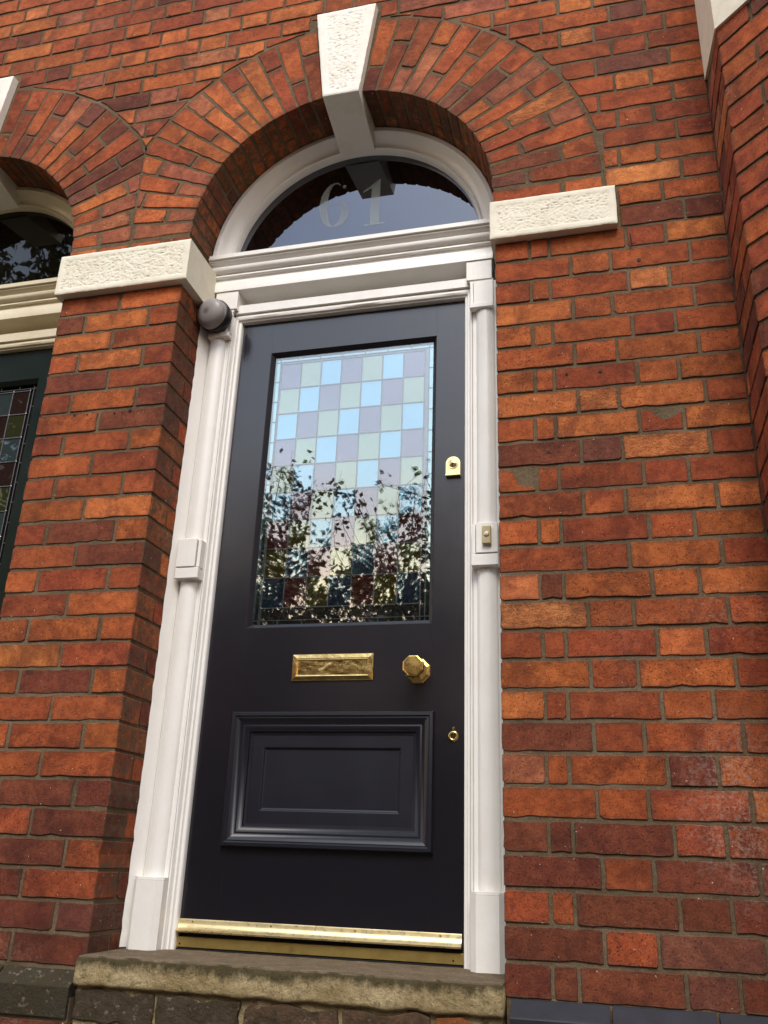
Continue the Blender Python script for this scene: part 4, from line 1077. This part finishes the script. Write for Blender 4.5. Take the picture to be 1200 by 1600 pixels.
def tree(label, base, clusters, nleaf, size, mats, seed, tr=0.07):
    rr = random.Random(seed); T = thing('garden_tree', label, 'tree', base)
    b = MB(); base = Vector(base); top = Vector((sum(c[0] for c in clusters) / len(clusters), sum(c[1] for c in clusters) / len(clusters), min(c[2] for c in clusters) - 0.2))
    fork = base.lerp(top, 0.6); limb(b, base, fork, tr, tr * .7, 0.08, rr)
    lv = [MB() for _ in mats]
    for c in clusters:
        cc = Vector(c[:3]); r = c[3]; ghost = MB(); main_ = limb(b, fork, cc, tr * .34, tr * .07, 0.22, rr, 7)
        twigs = []
        for k in range(13):
            e_ = cc + Vector((rr.gauss(0, r * .62), rr.gauss(0, r * .6), rr.gauss(0, r * .6))); tw = limb(b if k % 2 == 0 else ghost, rr.choice(main_[3:]), e_, tr * .075, tr * .02, 0.10, rr, 5); twigs.append(tw)
        for k in range(int(nleaf * r * r)):
            tw = rr.choice(twigs); i = rr.randrange(1, len(tw)); q = tw[i - 1].lerp(tw[i], rr.random()) + Vector((rr.gauss(0, .052), rr.gauss(0, .05), rr.gauss(0, .05)))
            leaf_quads(rr.choice(lv), q, size, rr)
    b.build('trunk', M['bark'], T)
    for l_, m_ in zip(lv, mats): l_.build('crown', m_, T)
TREES = True
if TREES:
    cl = []
    rr = random.Random(12)
    for x, z, r in ((-3.05, 4.55, .45), (-3.35, 4.0, .5), (-2.65, 4.1, .36), (-2.95, 3.5, .5), (-3.3, 3.1, .55), (-2.5, 3.2, .5), (-2.2, 3.65, .30), (-2.75, 2.6, .6), (-2.1, 2.7, .55), (-2.2, 3.05, .45), (-2.6, 2.95, .5), (-3.1, 3.0, .5), (-2.0, 3.3, .33), (-2.4, 2.2, .6), (-3.3, 2.3, .7), (-2.9, 1.9, .7)):
        cl.append((x, -5.4 + rr.uniform(-.3, .3), z, r))
    tree('loose leafy copper and green tree mirrored in the left of the door glass', (-2.7, -5.5, 0), cl, 2700, 0.074, [M['leaf_red'], M['leaf']], 21)
    cl = []
    for x, z, r in ((-1.35, 4.35, .33), (-1.1, 4.0, .45), (-1.5, 3.75, .36), (-1.25, 3.3, .45), (-1.75, 3.15, .40), (-1.0, 2.85, .55), (-1.55, 2.6, .5), (-2.15, 3.95, .38), (-1.8, 3.85, .36), (-1.6, 4.2, .26), (-2.3, 4.25, .25), (-1.9, 2.95, .45), (-1.6, 3.2, .42), (-1.35, 3.0, .5), (-1.75, 3.5, .3), (-1.2, 2.1, .6), (-1.8, 2.1, .6)):
        cl.append((x, -5.8 + rr.uniform(-.3, .3), z, r))
    tree('leafy tree mirrored in the lower right of the door glass', (-1.3, -5.9, 0), cl, 2500, 0.074, [M['leaf_red'], M['leaf']], 22)
    cl = [(-7.2 + rr.uniform(-1.6, 1.6), -6.2 + rr.uniform(-.8, .8), 3.2 + rr.uniform(0, 6.6), rr.uniform(.8, 1.2)) for _ in range(24)]
    tree('tall dense green tree mirrored in the neighbouring fanlight', (-7.2, -6.2, 0), cl, 900, 0.15, [M['leaf']], 23, 0.16)
b = MB(); rr = random.Random(4)
for k in range(20000):
    leaf_quads(b, Vector((rr.uniform(-14, 12), rr.uniform(-8.2, -7.2), rr.uniform(0, 2.5 + 0.3 * math.sin(k)))), 0.09, rr)
b.box(-14, 12, -7.95, -7.5, 0, 2.1)  # solid core inside the leaves, added to block low sky light
h = b.build('hedge', M['leaf']); h['label'] = 'out-of-view dark leafy hedge, lengthened to block low sky light'; h['category'] = 'hedge'
opp = thing('terraced_house', 'out-of-view brick terraced house across the street, raised to block low sky light', 'house', (0, -17, 0))
b = MB()
for xa, xb in ((-34, -10.0), (-2.2, 24)): b.box(xa, xb, -23, -17, 0, 5.6)  # raised to block low sky light; gap left for the warm horizon
b.build('wall', M['far_wall'], opp)
b = MB()
for xa, xb in ((-34, -10.0), (-2.2, 24)):
    b.add([(xa - .2, -16.7, 5.6), (xb + .2, -16.7, 5.6), (xb + .2, -20, 8.4), (xa - .2, -20, 8.4), (xa - .2, -23.3, 5.6), (xb + .2, -23.3, 5.6)], [(0, 1, 2, 3), (3, 2, 5, 4), (0, 3, 4), (1, 5, 2)])
b.build('roof', M['roof'], opp)
for i in range(10):
    b = MB(); x = (-32 + i * 4) if i < 5 else (1 + (i - 5) * 4); b.box(x, x + 1.2, -17.02, -16.93, 1.0, 2.7); b.box(x, x + 1.2, -17.02, -16.93, 3.6, 5.0); w_ = b.build('window_frame', M['white'], opp)
    b = MB(); b.box(x + .08, x + 1.12, -16.93, -16.92, 1.08, 2.62); b.box(x + .08, x + 1.12, -16.93, -16.92, 3.68, 4.92); b.build('window_pane', M['nb_fan'], w_)
